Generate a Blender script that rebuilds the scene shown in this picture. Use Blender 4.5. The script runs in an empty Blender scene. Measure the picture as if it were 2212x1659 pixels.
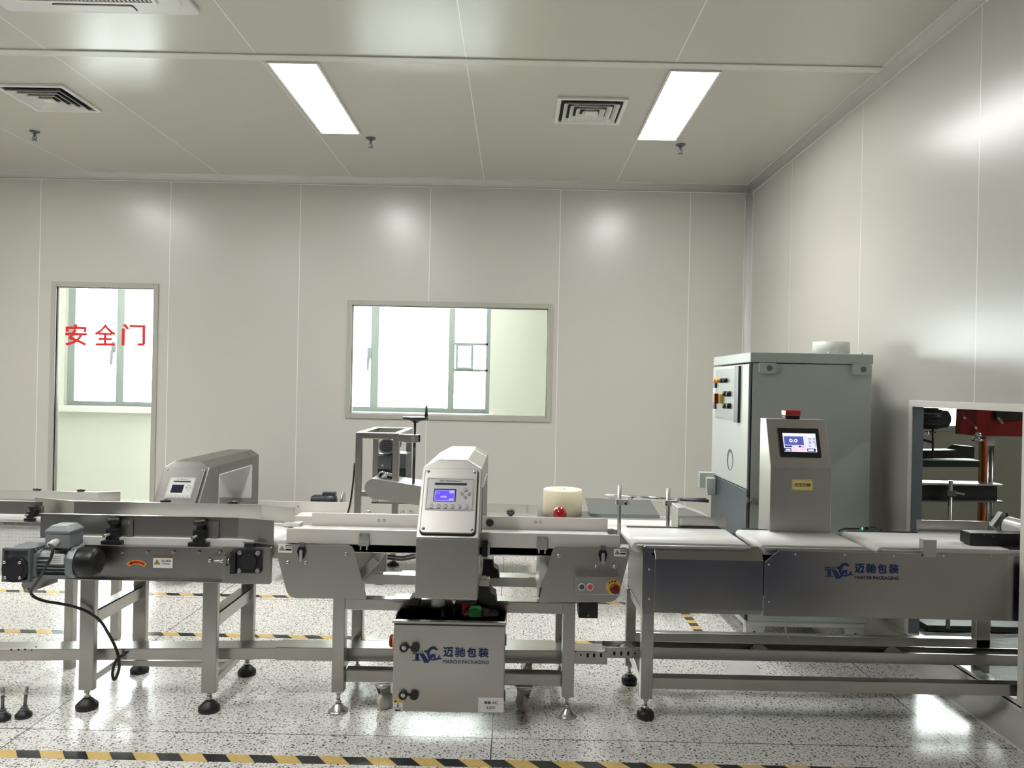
import bpy, math, random
from mathutils import Vector, Matrix
random.seed(7)
SC = bpy.context.scene
COL = SC.collection

# ------------------------------------------------------------------ camera
F, VPX, VPY, HC, TH = 1620.0, 1113.0, 835.0, 1.35, 0.0204     # focal length and principal point in pixels, eye height, roll
CS, SN = math.cos(TH), math.sin(TH)
cam = bpy.data.cameras.new('camera'); co = bpy.data.objects.new('camera', cam); COL.objects.link(co)
cam.sensor_fit = 'HORIZONTAL'; cam.sensor_width = 36; cam.lens = F * 36 / 2212
cam.shift_x = -7 / 2212; cam.shift_y = 5.5 / 2212
cam.clip_start = 0.05; cam.clip_end = 100
co.matrix_world = Matrix.Translation((0, 0, HC)) @ Matrix.Rotation(math.pi / 2, 4, 'X') @ Matrix.Rotation(TH, 4, 'Z')
SC.camera = co

# ------------------------------------------------------------------ sky, exposure
w = bpy.data.worlds.new('sky'); SC.world = w; w.use_nodes = True
bg = w.node_tree.nodes['Background']; bg.inputs[0].default_value = (0.96, 0.98, 1.0, 1); bg.inputs[1].default_value = 11.0
SC.view_settings.view_transform = 'Standard'; SC.view_settings.look = 'None'
SC.view_settings.gamma = 1; SC.view_settings.use_curve_mapping = False
SC.view_settings.exposure = 1.02
LAMP, BEAM = 14.0, 6.0                                         # glow of the ceiling panels, and the watts of their downward beam
cy = SC.cycles
cy.max_bounces = 8; cy.diffuse_bounces = 4; cy.glossy_bounces = 5; cy.transmission_bounces = 4; cy.transparent_max_bounces = 8
cy.caustics_reflective = False; cy.caustics_refractive = False; cy.sample_clamp_indirect = 6

def ray(px, py):
    dx, dy = px - VPX, py - VPY
    return (dx * CS + dy * SN) / F, -(dy * CS - dx * SN) / F
def at(px, py, Y):
    a, b = ray(px, py); return Vector((a * Y, Y, HC + b * Y))
def onz(px, py, z):
    a, b = ray(px, py); Y = (z - HC) / b; return Vector((a * Y, Y, z))
def X(px, py, Y): return at(px, py, Y).x
def Z(px, py, Y): return at(px, py, Y).z
def R(a, b, c, d, Y):
    m = at((a + c) / 2, (b + d) / 2, Y); w_, h_ = (c - a) * Y / F / 2, (d - b) * Y / F / 2
    return m.x - w_, m.x + w_, m.z - h_, m.z + h_

# ------------------------------------------------------------------ materials
MATS = {}
def principled(name, col, rough=0.5, metal=0.0, **kw):
    m = bpy.data.materials.new(name); m.use_nodes = True
    b = m.node_tree.nodes['Principled BSDF']
    b.inputs['Base Color'].default_value = (*col, 1); b.inputs['Roughness'].default_value = rough; b.inputs['Metallic'].default_value = metal
    for k, v in kw.items(): b.inputs[k].default_value = v
    MATS[name] = m
    return m, m.node_tree, b
def node(nt, t, **kw):
    n = nt.nodes.new(t)
    for k, v in kw.items(): setattr(n, k, v)
    return n
def math_(nt, op, a, b=None):
    n = node(nt, 'ShaderNodeMath', operation=op)
    for i, v in enumerate((a, b)):
        if v is None: continue
        if isinstance(v, (int, float)): n.inputs[i].default_value = v
        else: nt.links.new(v, n.inputs[i])
    return n.outputs[0]
def mixc(nt, fac, a, b):
    n = node(nt, 'ShaderNodeMix', data_type='RGBA')
    for s, v in ((n.inputs['Factor'], fac), (n.inputs['A'], a), (n.inputs['B'], b)):
        if isinstance(v, (int, float)): s.default_value = v
        elif isinstance(v, tuple): s.default_value = (*v, 1) if len(v) == 3 else v
        else: nt.links.new(v, s)
    return n.outputs['Result']
def coords(nt, scale=None):
    t = node(nt, 'ShaderNodeTexCoord')
    if scale is None: return t.outputs['Object']
    mp = node(nt, 'ShaderNodeMapping'); mp.inputs['Scale'].default_value = scale
    nt.links.new(t.outputs['Object'], mp.inputs['Vector']); return mp.outputs['Vector']
def noise(nt, vec, scale, detail=3.0, out='Fac'):
    n = node(nt, 'ShaderNodeTexNoise'); n.inputs['Scale'].default_value = scale; n.inputs['Detail'].default_value = detail
    nt.links.new(vec, n.inputs['Vector']); return n.outputs[out]

def steel(name, col, rough, stretch=(1, 1, 1), amount=0.035, bump=0.0):
    m, nt, b = principled(name, col, rough, 1.0)
    f = noise(nt, coords(nt, stretch), 8, 4)
    g = noise(nt, coords(nt), 3.0, 3)
    r = math_(nt, 'ADD', math_(nt, 'MULTIPLY', f, amount), math_(nt, 'MULTIPLY', g, amount))
    nt.links.new(math_(nt, 'ADD', r, rough - amount), b.inputs['Roughness'])
    nt.links.new(mixc(nt, g, tuple(c * 0.86 for c in col), tuple(min(1, c * 1.08) for c in col)), b.inputs['Base Color'])
    return m
steel('stainless steel', (0.50, 0.49, 0.465), 0.29, (4, 40, 60))
steel('upright steel', (0.46, 0.45, 0.425), 0.30, (60, 40, 3))
steel('satin steel', (0.53, 0.515, 0.49), 0.40, (60, 40, 3), 0.03)
steel('galvanised steel', (0.62, 0.63, 0.62), 0.45, (6, 6, 6), 0.15)
steel('cover steel', (0.36, 0.352, 0.335), 0.26, (4, 40, 60))
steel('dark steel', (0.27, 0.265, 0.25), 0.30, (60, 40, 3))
steel('chrome', (0.62, 0.62, 0.62), 0.14, (1, 1, 1), 0.03)
steel('zinc bolt', (0.62, 0.62, 0.60), 0.28, (1, 1, 1), 0.04)
steel('aluminium', (0.72, 0.73, 0.72), 0.38, (1, 1, 1), 0.05)
steel('brass', (0.50, 0.36, 0.14), 0.35, (1, 1, 1), 0.05)

def panel_material(name, col, axis, off, step, rough, line=(0.92, 0.92, 0.88), half=0.0026, **kw):
    m, nt, b = principled(name, col, rough)
    s = node(nt, 'ShaderNodeSeparateXYZ'); nt.links.new(coords(nt), s.inputs[0])
    v = math_(nt, 'DIVIDE', math_(nt, 'SUBTRACT', s.outputs[axis], off), step)
    d = math_(nt, 'PINGPONG', v, 0.5)
    f = math_(nt, 'LESS_THAN', d, half / step)
    nt.links.new(mixc(nt, f, col, line), b.inputs['Base Color'])
    for k, v in kw.items(): b.inputs[k].default_value = v
    return m
WALLC = (0.62, 0.607, 0.565)
panel_material('wall panel back', WALLC, 0, 0.369, 1.152, 0.27, **{'Specular IOR Level': 0.7})
panel_material('wall panel side', WALLC, 1, 4.516, 1.152, 0.28, **{'Specular IOR Level': 0.7})
panel_material('ceiling panel', (0.60, 0.595, 0.535), 0, 0.854, 1.165, 0.25, **{'IOR': 1.7, 'Specular IOR Level': 0.7})
principled('wall paint', WALLC, 0.5)
principled('corridor paint', (0.72, 0.735, 0.675), 0.6)
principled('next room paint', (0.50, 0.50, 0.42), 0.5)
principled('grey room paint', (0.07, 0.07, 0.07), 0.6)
principled('trim paint', (0.72, 0.72, 0.70), 0.30)
principled('batten paint', (0.72, 0.72, 0.67), 0.3)
principled('frame paint', (0.46, 0.46, 0.41), 0.35)
principled('mullion grey', (0.27, 0.315, 0.305), 0.4)
principled('white plastic', (0.80, 0.80, 0.78), 0.35)
principled('louvre white', (0.86, 0.86, 0.82), 0.35)
principled('jamb grey', (0.20, 0.225, 0.25), 0.4)
principled('plate grey', (0.36, 0.375, 0.365), 0.4)
principled('crate blue', (0.02, 0.035, 0.20), 0.4)
principled('mat grey', (0.42, 0.42, 0.40), 0.6)
principled('mat black', (0.20, 0.20, 0.20), 0.6)
principled('added door blue', (0.03, 0.045, 0.20), 0.35)
principled('void black', (0.012, 0.014, 0.018), 0.7)
principled('black plastic', (0.012, 0.012, 0.014), 0.38)
principled('black rubber', (0.014, 0.014, 0.015), 0.45)
principled('black paint', (0.02, 0.02, 0.024), 0.35)
principled('rail white', (0.70, 0.665, 0.625), 0.38)
principled('belt white', (0.83, 0.83, 0.81), 0.4)
principled('grey cabinet paint', (0.50, 0.545, 0.515), 0.42)
principled('lit cabinet paint', (0.62, 0.64, 0.61), 0.42)  # same grey paint, made paler where light falls on the cabinet
principled('slate paint', (0.075, 0.095, 0.115), 0.4)
principled('motor grey', (0.25, 0.28, 0.29), 0.42, 0.3)
principled('gear grey', (0.15, 0.165, 0.18), 0.40, 0.3)
principled('dark motor blue', (0.03, 0.038, 0.048), 0.4)
principled('machine red', (0.20, 0.012, 0.012), 0.3)
principled('lens red', (0.42, 0.006, 0.004), 0.10, 0.0, **{'Coat Weight': 1.0})
principled('button red', (0.75, 0.07, 0.09), 0.35)
principled('stop red', (0.17, 0.008, 0.012), 0.35)
principled('button green', (0.055, 0.11, 0.10), 0.35)
principled('button ring', (0.62, 0.63, 0.62), 0.35)
principled('yellow', (0.72, 0.50, 0.06), 0.4)
principled('orange', (0.80, 0.36, 0.05), 0.4)
principled('cord orange', (0.62, 0.13, 0.03), 0.45)
principled('arrow red', (0.45, 0.02, 0.015), 0.4)
principled('paper white', (0.82, 0.81, 0.82), 0.5)
principled('sign yellow', (0.80, 0.72, 0.28), 0.35)
principled('ink black', (0.012, 0.012, 0.014), 0.6)
principled('ink navy', (0.010, 0.026, 0.115), 0.45)
principled('ink maroon', (0.16, 0.016, 0.010), 0.5)
principled('glass red', (0.90, 0.03, 0.03), 0.45)
principled('panel silver', (0.56, 0.56, 0.57), 0.38, 0.2)
principled('key white', (0.78, 0.78, 0.78), 0.3)
principled('dark lcd', (0.010, 0.012, 0.030), 0.12)
principled('roll cream', (0.80, 0.72, 0.53), 0.55)
principled('sheet grey', (0.22, 0.24, 0.24), 0.33, 0.6)
principled('fence white', (0.70, 0.71, 0.69), 0.35, 0.4)
principled('wheel cream', (0.62, 0.58, 0.48), 0.4)
principled('powder', (0.90, 0.88, 0.83), 0.9)
principled('sand', (0.55, 0.51, 0.42), 0.9)
principled('cable white', (0.75, 0.75, 0.73), 0.5)
principled('roller grey', (0.60, 0.60, 0.58), 0.3, 0.3)
principled('green bar', (0.015, 0.035, 0.035), 0.3)
principled('test red', (0.75, 0.05, 0.09), 0.4)
principled('test green', (0.06, 0.62, 0.17), 0.4)
principled('test brown', (0.30, 0.10, 0.06), 0.5)

def emission(name, col, s):
    m = bpy.data.materials.new(name); m.use_nodes = True; nt = m.node_tree
    nt.nodes.remove(nt.nodes['Principled BSDF'])
    e = node(nt, 'ShaderNodeEmission'); e.inputs[0].default_value = (*col, 1); e.inputs[1].default_value = s
    nt.links.new(e.outputs[0], nt.nodes['Material Output'].inputs[0]); MATS[name] = m
emission('lamp diffuser', (1.0, 0.985, 0.95), LAMP)
emission('lcd blue', (0.085, 0.06, 0.70), 1.0)
emission('lcd pale', (0.34, 0.30, 0.92), 0.75)
emission('screen pale', (0.58, 0.58, 0.78), 0.75)
emission('screen blue', (0.07, 0.085, 0.30), 0.75)
emission('screen navy', (0.02, 0.03, 0.11), 0.75)
emission('screen white', (0.92, 0.92, 0.95), 0.75)
emission('screen pink', (0.90, 0.36, 0.42), 1.0)
emission('sensor glow', (0.1, 0.9, 0.4), 0.8)

def clear(name, tint, gloss, rough):
    m = bpy.data.materials.new(name); m.use_nodes = True; nt = m.node_tree
    nt.nodes.remove(nt.nodes['Principled BSDF'])
    t = node(nt, 'ShaderNodeBsdfTransparent'); t.inputs[0].default_value = (*tint, 1)
    g = node(nt, 'ShaderNodeBsdfGlossy'); g.inputs['Roughness'].default_value = rough
    fr = node(nt, 'ShaderNodeFresnel'); fr.inputs[0].default_value = 1.45
    mx = node(nt, 'ShaderNodeMixShader')
    nt.links.new(math_(nt, 'ADD', fr.outputs[0], gloss), mx.inputs[0]); nt.links.new(t.outputs[0], mx.inputs[1]); nt.links.new(g.outputs[0], mx.inputs[2])
    nt.links.new(mx.outputs[0], nt.nodes['Material Output'].inputs[0]); MATS[name] = m
clear('window glass', (0.95, 0.97, 0.95), 0.0, 0.02)
clear('plastic bag', (0.93, 0.94, 0.93), 0.03, 0.25)
clear('plastic film', (0.97, 0.97, 0.97), 0.0, 0.3)
def milky(m):
    nt = m.node_tree; d = node(nt, 'ShaderNodeBsdfDiffuse'); d.inputs[0].default_value = (0.92, 0.92, 0.92, 1); mx = node(nt, 'ShaderNodeMixShader'); mx.inputs[0].default_value = 0.3
    out = nt.nodes['Material Output']; src = out.inputs[0].links[0].from_node
    t = [n for n in nt.nodes if n.type == 'BSDF_TRANSPARENT'][0]; nt.links.new(t.outputs[0], mx.inputs[1]); nt.links.new(d.outputs[0], mx.inputs[2]); nt.links.new(mx.outputs[0], out.inputs[0])
milky(MATS['plastic film'])

def make_terrazzo():
    m, nt, b = principled('terrazzo', (0.6, 0.6, 0.6), 0.20, 0.0)
    c = coords(nt)
    dist = node(nt, 'ShaderNodeVectorMath', operation='MULTIPLY_ADD')
    nt.links.new(noise(nt, c, 90, 2, 'Color'), dist.inputs[0]); dist.inputs[1].default_value = (0.012,) * 3; nt.links.new(c, dist.inputs[2])
    col = (0.66, 0.645, 0.61)
    g = noise(nt, c, 260, 2)
    cur = mixc(nt, g, (0.78, 0.765, 0.735), (0.90, 0.89, 0.86))
    for scale, lim, dark in ((62, 0.33, 0.05), (110, 0.36, 0.08), (44, 0.20, 0.03)):
        v = node(nt, 'ShaderNodeTexVoronoi', voronoi_dimensions='2D'); v.inputs['Scale'].default_value = scale
        nt.links.new(dist.outputs[0], v.inputs['Vector'])
        s = node(nt, 'ShaderNodeSeparateColor'); nt.links.new(v.outputs['Color'], s.inputs[0])
        r = math_(nt, 'MULTIPLY', s.outputs[0], lim)
        f = math_(nt, 'LESS_THAN', v.outputs['Distance'], r)
        shade = mixc(nt, math_(nt, 'POWER', s.outputs[1], 1.35), (dark, dark, dark * 1.1), (0.62, 0.60, 0.57))
        cur = mixc(nt, f, cur, shade)
    s = node(nt, 'ShaderNodeSeparateXYZ'); nt.links.new(c, s.inputs[0])
    lines = None
    for axis, off in ((0, -0.062), (1, 2.875)):
        d = math_(nt, 'PINGPONG', math_(nt, 'DIVIDE', math_(nt, 'SUBTRACT', s.outputs[axis], off), 1.777), 0.5)
        f = math_(nt, 'LESS_THAN', d, 0.0022 / 1.777)
        cur = mixc(nt, f, cur, (0.05, 0.05, 0.05))
    nt.links.new(cur, b.inputs['Base Color'])
    bp = node(nt, 'ShaderNodeBump'); bp.inputs['Strength'].default_value = 0.05; bp.inputs['Distance'].default_value = 0.02
    nt.links.new(noise(nt, c, 2.5, 2), bp.inputs['Height']); nt.links.new(bp.outputs[0], b.inputs['Normal'])
    b.inputs['IOR'].default_value = 1.6
make_terrazzo()

def make_tape(name, along, across, step, lean):
    m, nt, b = principled(name, (0.7, 0.5, 0.1), 0.25)
    s = node(nt, 'ShaderNodeSeparateXYZ'); nt.links.new(coords(nt), s.inputs[0])
    v = math_(nt, 'ADD', s.outputs[along], math_(nt, 'MULTIPLY', s.outputs[across], lean))
    f = math_(nt, 'LESS_THAN', math_(nt, 'FRACT', math_(nt, 'DIVIDE', v, step)), 0.5)
    g = noise(nt, coords(nt), 60, 4)
    nt.links.new(mixc(nt, f, mixc(nt, g, (0.58, 0.38, 0.09), (0.82, 0.62, 0.25)), mixc(nt, g, (0.010, 0.012, 0.014), (0.03, 0.035, 0.036))), b.inputs['Base Color'])
make_tape('hazard tape across', 0, 1, 0.168, 0.78)
make_tape('hazard tape lengthwise', 1, 0, 0.11, 0.0)

def make_dimple():
    m, nt, b = principled('dimpled white', (0.80, 0.80, 0.79), 0.35)
    c = coords(nt, (1, 1, 1))
    s = node(nt, 'ShaderNodeSeparateXYZ'); nt.links.new(c, s.inputs[0])
    a = math_(nt, 'ADD', s.outputs[0], s.outputs[2]); d = math_(nt, 'SUBTRACT', s.outputs[0], s.outputs[2])
    h = math_(nt, 'MULTIPLY', math_(nt, 'SINE', math_(nt, 'MULTIPLY', a, 190)), math_(nt, 'SINE', math_(nt, 'MULTIPLY', d, 190)))
    bp = node(nt, 'ShaderNodeBump'); bp.inputs['Strength'].default_value = 0.35; bp.inputs['Distance'].default_value = 0.004
    nt.links.new(h, bp.inputs['Height']); nt.links.new(bp.outputs[0], b.inputs['Normal'])
make_dimple()
def make_sheet():
    m, nt, b = principled('wrinkled sheet', (0.72, 0.77, 0.76), 0.25)
    bp = node(nt, 'ShaderNodeBump'); bp.inputs['Strength'].default_value = 0.8; bp.inputs['Distance'].default_value = 0.05
    nt.links.new(noise(nt, coords(nt, (3, 14, 1)), 2.0, 6), bp.inputs['Height']); nt.links.new(bp.outputs[0], b.inputs['Normal'])
make_sheet()

# ------------------------------------------------------------------ mesh building
class Plane:
    def __init__(s, o, u=(1, 0, 0), v=(0, 0, 1)):
        s.o, s.u, s.v = Vector(o), Vector(u).normalized(), Vector(v).normalized(); s.n = s.u.cross(s.v)
    def p(s, a, b, c=0.0): return s.o + s.u * a + s.v * b + s.n * c
def front(Y): return Plane((0, Y, 0))                       # faces the viewer; u = world x, v = world z
ORG = {}
_TXT = {}
def text_geo(body, bold):
    k = (body, bold)
    if k not in _TXT:
        cu = bpy.data.curves.new('t', 'FONT'); cu.body = body; cu.offset = bold; cu.resolution_u = 3; cu.size = 1
        o = bpy.data.objects.new('t', cu); COL.objects.link(o)
        dg = bpy.context.evaluated_depsgraph_get(); me = bpy.data.meshes.new_from_object(o.evaluated_get(dg))
        vs = [tuple(v.co[:2]) for v in me.vertices]; fs = [tuple(p.vertices) for p in me.polygons]
        bpy.data.objects.remove(o); bpy.data.curves.remove(cu); bpy.data.meshes.remove(me); _TXT[k] = (vs, fs)
    return _TXT[k]

class MB:
    def __init__(s, mat): s.v = []; s.f = []; s.sm = []; s.mi = []; s.mats = [mat]; s.cur = 0
    def m(s, name):
        if name not in s.mats: s.mats.append(name)
        s.cur = s.mats.index(name); return s
    def add(s, vs, fs, smooth=False):
        b = len(s.v); s.v += [Vector(v) for v in vs]
        for f in fs: s.f.append(tuple(b + i for i in f)); s.sm.append(smooth); s.mi.append(s.cur)
        return s
    def box(s, x0, x1, y0, y1, z0, z1):
        vs = [(x, y, z) for x in (x0, x1) for y in (y0, y1) for z in (z0, z1)]
        return s.add(vs, [(0, 1, 3, 2), (4, 6, 7, 5), (0, 4, 5, 1), (2, 3, 7, 6), (0, 2, 6, 4), (1, 5, 7, 3)])
    def pb(s, a, b, c, d, Y, dep):                            # a box seen in the photograph between two pixels, at depth Y
        x0, x1, z0, z1 = R(a, b, c, d, Y); return s.box(x0, x1, Y, Y + dep, z0, z1)
    def poly(s, pl, pts, n0, n1, smooth=False):
        k = len(pts)
        area = sum(pts[i][0] * pts[(i + 1) % k][1] - pts[(i + 1) % k][0] * pts[i][1] for i in range(k))
        if area < 0: pts = pts[::-1]
        if n0 > n1: n0, n1 = n1, n0
        b = len(s.v); s.v += [pl.p(a, c, n0) for a, c in pts] + [pl.p(a, c, n1) for a, c in pts]
        def put(f, sm): s.f.append(tuple(b + i for i in f)); s.sm.append(sm); s.mi.append(s.cur)
        put(range(k - 1, -1, -1), False); put(range(k, 2 * k), False)
        for i in range(k): j = (i + 1) % k; put((i, j, k + j, k + i), smooth)
        return s
    def rr(s, pl, u0, u1, v0, v1, r, n0, n1, seg=4):
        pts = []
        for cx, cz, a0 in ((u1 - r, v0 + r, -90), (u1 - r, v1 - r, 0), (u0 + r, v1 - r, 90), (u0 + r, v0 + r, 180)):
            for i in range(seg + 1):
                a = math.radians(a0 + 90 * i / seg); pts.append((cx + r * math.cos(a), cz + r * math.sin(a)))
        return s.poly(pl, pts, n0, n1)
    def disc(s, pl, cu, cv, r, n0, n1, n=20):
        return s.poly(pl, [(cu + r * math.cos(2 * math.pi * i / n), cv + r * math.sin(2 * math.pi * i / n)) for i in range(n)], n0, n1, True)
    def ring(s, pl, cu, cv, r0, r1, n0, n1, n=20):
        vs, fs = [], []
        for i in range(n):
            a = 2 * math.pi * i / n; c, d = math.cos(a), math.sin(a)
            vs += [pl.p(cu + r1 * c, cv + r1 * d, n0), pl.p(cu + r1 * c, cv + r1 * d, n1), pl.p(cu + r0 * c, cv + r0 * d, n1), pl.p(cu + r0 * c, cv + r0 * d, n0)]
            j = (i + 1) % n
            for k in range(4): fs.append((4 * i + k, 4 * j + k, 4 * j + (k + 1) % 4, 4 * i + (k + 1) % 4))
        return s.add(vs, fs, True)
    def frame(s, pl, u0, u1, v0, v1, t, n0, n1):
        for a in ((u0, u0 + t, v0, v1), (u1 - t, u1, v0, v1), (u0 + t, u1 - t, v0, v0 + t), (u0 + t, u1 - t, v1 - t, v1)):
            s.poly(pl, [(a[0], a[2]), (a[1], a[2]), (a[1], a[3]), (a[0], a[3])], n0, n1)
        return s
    def lathe(s, p0, p1, prof, n=24):                          # prof: (distance along p0->p1, radius)
        p0, p1 = Vector(p0), Vector(p1); d = (p1 - p0).normalized()
        a = d.orthogonal().normalized(); c = d.cross(a); vs, fs = [], []
        for h, r in prof:
            for i in range(n):
                t = 2 * math.pi * i / n; vs.append(p0 + d * h + (a * math.cos(t) + c * math.sin(t)) * max(r, 1e-5))
        for k in range(len(prof) - 1):
            for i in range(n): j = (i + 1) % n; fs.append((k * n + i, k * n + j, (k + 1) * n + j, (k + 1) * n + i))
        s.add(vs, fs, True); b = len(s.v) - len(vs)
        if prof[0][1] > 1e-4: s.f.append(tuple(b + i for i in range(n - 1, -1, -1))); s.sm.append(False); s.mi.append(s.cur)
        if prof[-1][1] > 1e-4: s.f.append(tuple(b + (len(prof) - 1) * n + i for i in range(n))); s.sm.append(False); s.mi.append(s.cur)
        return s
    def cyl(s, p0, p1, r, n=20, r1=None):
        L = (Vector(p1) - Vector(p0)).length; return s.lathe(p0, p1, [(0, r), (L, r if r1 is None else r1)], n)
    def bar(s, p0, p1, wd, ht, up=(0, 0, 1)):
        p0, p1 = Vector(p0), Vector(p1); d = (p1 - p0).normalized(); r = d.cross(Vector(up)).normalized(); q = r.cross(d)
        vs = [p + r * a * wd / 2 + q * b * ht / 2 for p in (p0, p1) for a, b in ((-1, -1), (1, -1), (1, 1), (-1, 1))]
        return s.add(vs, [(3, 2, 1, 0), (4, 5, 6, 7), (0, 1, 5, 4), (1, 2, 6, 5), (2, 3, 7, 6), (3, 0, 4, 7)])
    def tube(s, pts, r, n=10, sub=5):
        P = [Vector(p) for p in pts]; Q = []
        for i in range(len(P) - 1):
            a, b, c, d = P[max(i - 1, 0)], P[i], P[i + 1], P[min(i + 2, len(P) - 1)]
            for k in range(sub):
                t = k / sub; Q.append(0.5 * ((2 * b) + (c - a) * t + (2 * a - 5 * b + 4 * c - d) * t * t + (3 * b - a - 3 * c + d) * t ** 3))
        Q.append(P[-1]); vs, fs = [], []; ref = None
        for i, q in enumerate(Q):
            d = (Q[min(i + 1, len(Q) - 1)] - Q[max(i - 1, 0)]).normalized()
            ref = d.orthogonal().normalized() if ref is None else (ref - d * ref.dot(d)).normalized()
            c = d.cross(ref)
            for k in range(n): t = 2 * math.pi * k / n; vs.append(q + (ref * math.cos(t) + c * math.sin(t)) * r)
        for i in range(len(Q) - 1):
            for k in range(n): j = (k + 1) % n; fs.append((i * n + k, i * n + j, (i + 1) * n + j, (i + 1) * n + k))
        fs += [tuple(range(n - 1, -1, -1)), tuple((len(Q) - 1) * n + k for k in range(n))]
        return s.add(vs, fs, True)
    def flat(s, pl, pts, n0):
        return s.add([pl.p(a, b, n0) for a, b in pts], [tuple(range(len(pts)))])
    def text(s, pl, body, cu, cv, h, wd=None, n0=0.0008, bold=0.0):
        vs, fs = text_geo(body, 0.0)
        xs, ys = [v[0] for v in vs], [v[1] for v in vs]; mx, my = (min(xs) + max(xs)) / 2, (min(ys) + max(ys)) / 2
        t = bold * h * 1.3; ky = (h - 2 * t) / (max(ys) - min(ys)); kx = (wd - 2 * t) / (max(xs) - min(xs)) if wd else ky
        for i, (a, b) in enumerate(((0, 0), (-t, 0), (t, 0), (0, -t), (0, t), (-.7 * t, -.7 * t), (.7 * t, .7 * t)) if bold else ((0, 0),)):
            s.add([pl.p(cu + a + (x - mx) * kx, cv + b + (y - my) * ky, n0 + i * 0.00002) for x, y in vs], fs)
        return s
    def build(s, name, parent=None, bevel=0.0, seg=2):
        org = ORG[parent.name] if parent else Vector((0, 0, 0))
        if parent is None and s.v:
            lo = Vector(min(v[i] for v in s.v) for i in range(3)); hi = Vector(max(v[i] for v in s.v) for i in range(3))
            org = Vector(((lo.x + hi.x) / 2, (lo.y + hi.y) / 2, lo.z))
        return s._link(name, parent, org, bevel, seg)
    def build0(s, name, bevel=0.0):                             # origin left at the world's, for patterned surfaces
        return s._link(name, None, Vector((0, 0, 0)), bevel, 2)
    def _link(s, name, parent, org, bevel, seg):
        me = bpy.data.meshes.new(name); me.from_pydata([v - org for v in s.v], [], s.f)
        for x in s.mats: me.materials.append(MATS[x])
        me.polygons.foreach_set('use_smooth', s.sm); me.polygons.foreach_set('material_index', s.mi); me.update()
        o = bpy.data.objects.new(name, me); COL.objects.link(o)
        if parent: o.parent = parent
        else: o.location = org
        ORG[o.name] = org
        if bevel:
            md = o.modifiers.new('edge', 'BEVEL'); md.width = bevel; md.segments = seg; md.limit_method = 'ANGLE'; md.angle_limit = math.radians(50)
        return o

def thing(name, label, cat, loc, group=None):
    o = bpy.data.objects.new(name, None); COL.objects.link(o); o.location = loc; o.empty_display_size = 0.1
    ORG[o.name] = Vector(loc); return tag(o, label, cat, group)
def tag(o, label, cat, group=None):
    o['label'] = label; o['category'] = cat
    if group: o['group'] = group
    return o
def st(o): o['kind'] = 'structure'; return o
def tree_copy(o, shift, label, group=None):
    r = o.copy(); COL.objects.link(r); r.location = Vector(o.location) + Vector(shift); ORG[r.name] = ORG[o.name] + Vector(shift)
    r['label'] = label
    if group: r['group'] = group
    for ch in list(o.children):
        c = ch.copy(); COL.objects.link(c); c.parent = r
        for g in list(ch.children):
            d = g.copy(); COL.objects.link(d); d.parent = c
    return r
def hexbolt(mb, pl, u, v, r=0.006, h=0.005):
    mb.disc(pl, u, v, r, 0, h, 6); return mb

# ------------------------------------------------------------------ setting
XR, YB, ZC, XL, YF = 2.06, 6.65, 3.165, -6.2, -3.6
XN = 6.0                                                       # the room beyond the right wall ends here
YC = 8.4                                                       # outer wall of the corridor behind the back wall
DX0, DX1, DZ1 = X(120, 760, YB), X(330, 760, YB), Z(225, 621, YB)
wx0, wx1, wz0, wz1 = R(759, 663, 1182, 897, YB)
nx0, nx1, nz0, nz1 = 3.55, 4.75, 1.075, 2.12                   # window of the next room in the same back wall
st(MB('terrazzo').box(XL, XN, YF, YC + 0.3, -0.1, 0).build0('floor'))
st(MB('ceiling panel').box(XL, XN, YF, YC + 0.3, ZC, ZC + 0.1).build0('ceiling'))
mb = MB('wall panel back')
def wall_pieces(mb, a0, a1, z0, z1, holes, put):
    xs = sorted({a0, a1, *[h[0] for h in holes], *[h[1] for h in holes]}); zs = sorted({z0, z1, *[h[2] for h in holes], *[h[3] for h in holes]})
    for i in range(len(xs) - 1):
        run = None
        for k in range(len(zs) - 1):
            cx, cz = (xs[i] + xs[i + 1]) / 2, (zs[k] + zs[k + 1]) / 2
            solid = not any(h[0] < cx < h[1] and h[2] < cz < h[3] for h in holes)
            if solid and run is None: run = zs[k]
            if run is not None and not solid: put(xs[i], xs[i + 1], run, zs[k]); run = None
        if run is not None: put(xs[i], xs[i + 1], run, zs[-1])
wall_pieces(mb, XL, XR + 0.03, 0, ZC, [(DX0, DX1, 0.0, DZ1), (wx0, wx1, wz0, wz1)], lambda a, b, c, d: mb.box(a, b, YB, YB + 0.05, c, d))
st(mb.build0('wall_back'))
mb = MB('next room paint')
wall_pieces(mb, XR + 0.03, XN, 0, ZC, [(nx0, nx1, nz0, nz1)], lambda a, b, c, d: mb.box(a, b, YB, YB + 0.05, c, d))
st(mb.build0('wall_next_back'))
OY0, OY1, OZ0, OZ1 = 3.035, 3.885, 0.115, 1.29                 # opening in the right wall
mb = MB('wall panel side')
wall_pieces(mb, YF, YB, 0, ZC, [(OY0, OY1, OZ0, OZ1)], lambda a, b, c, d: mb.box(XR, XR + 0.058, a, b, c, d))
st(mb.build0('wall_right'))
st(MB('wall paint').box(XL - 0.1, XL, YF, YC, 0, ZC).build0('wall_left'))
st(MB('grey room paint').box(XL, XN, YF - 0.1, YF, 0, ZC).build0('wall_front'))
st(MB('next room paint').box(XN, XN + 0.1, YF, YC, 0, ZC).build0('wall_next_side'))
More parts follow.
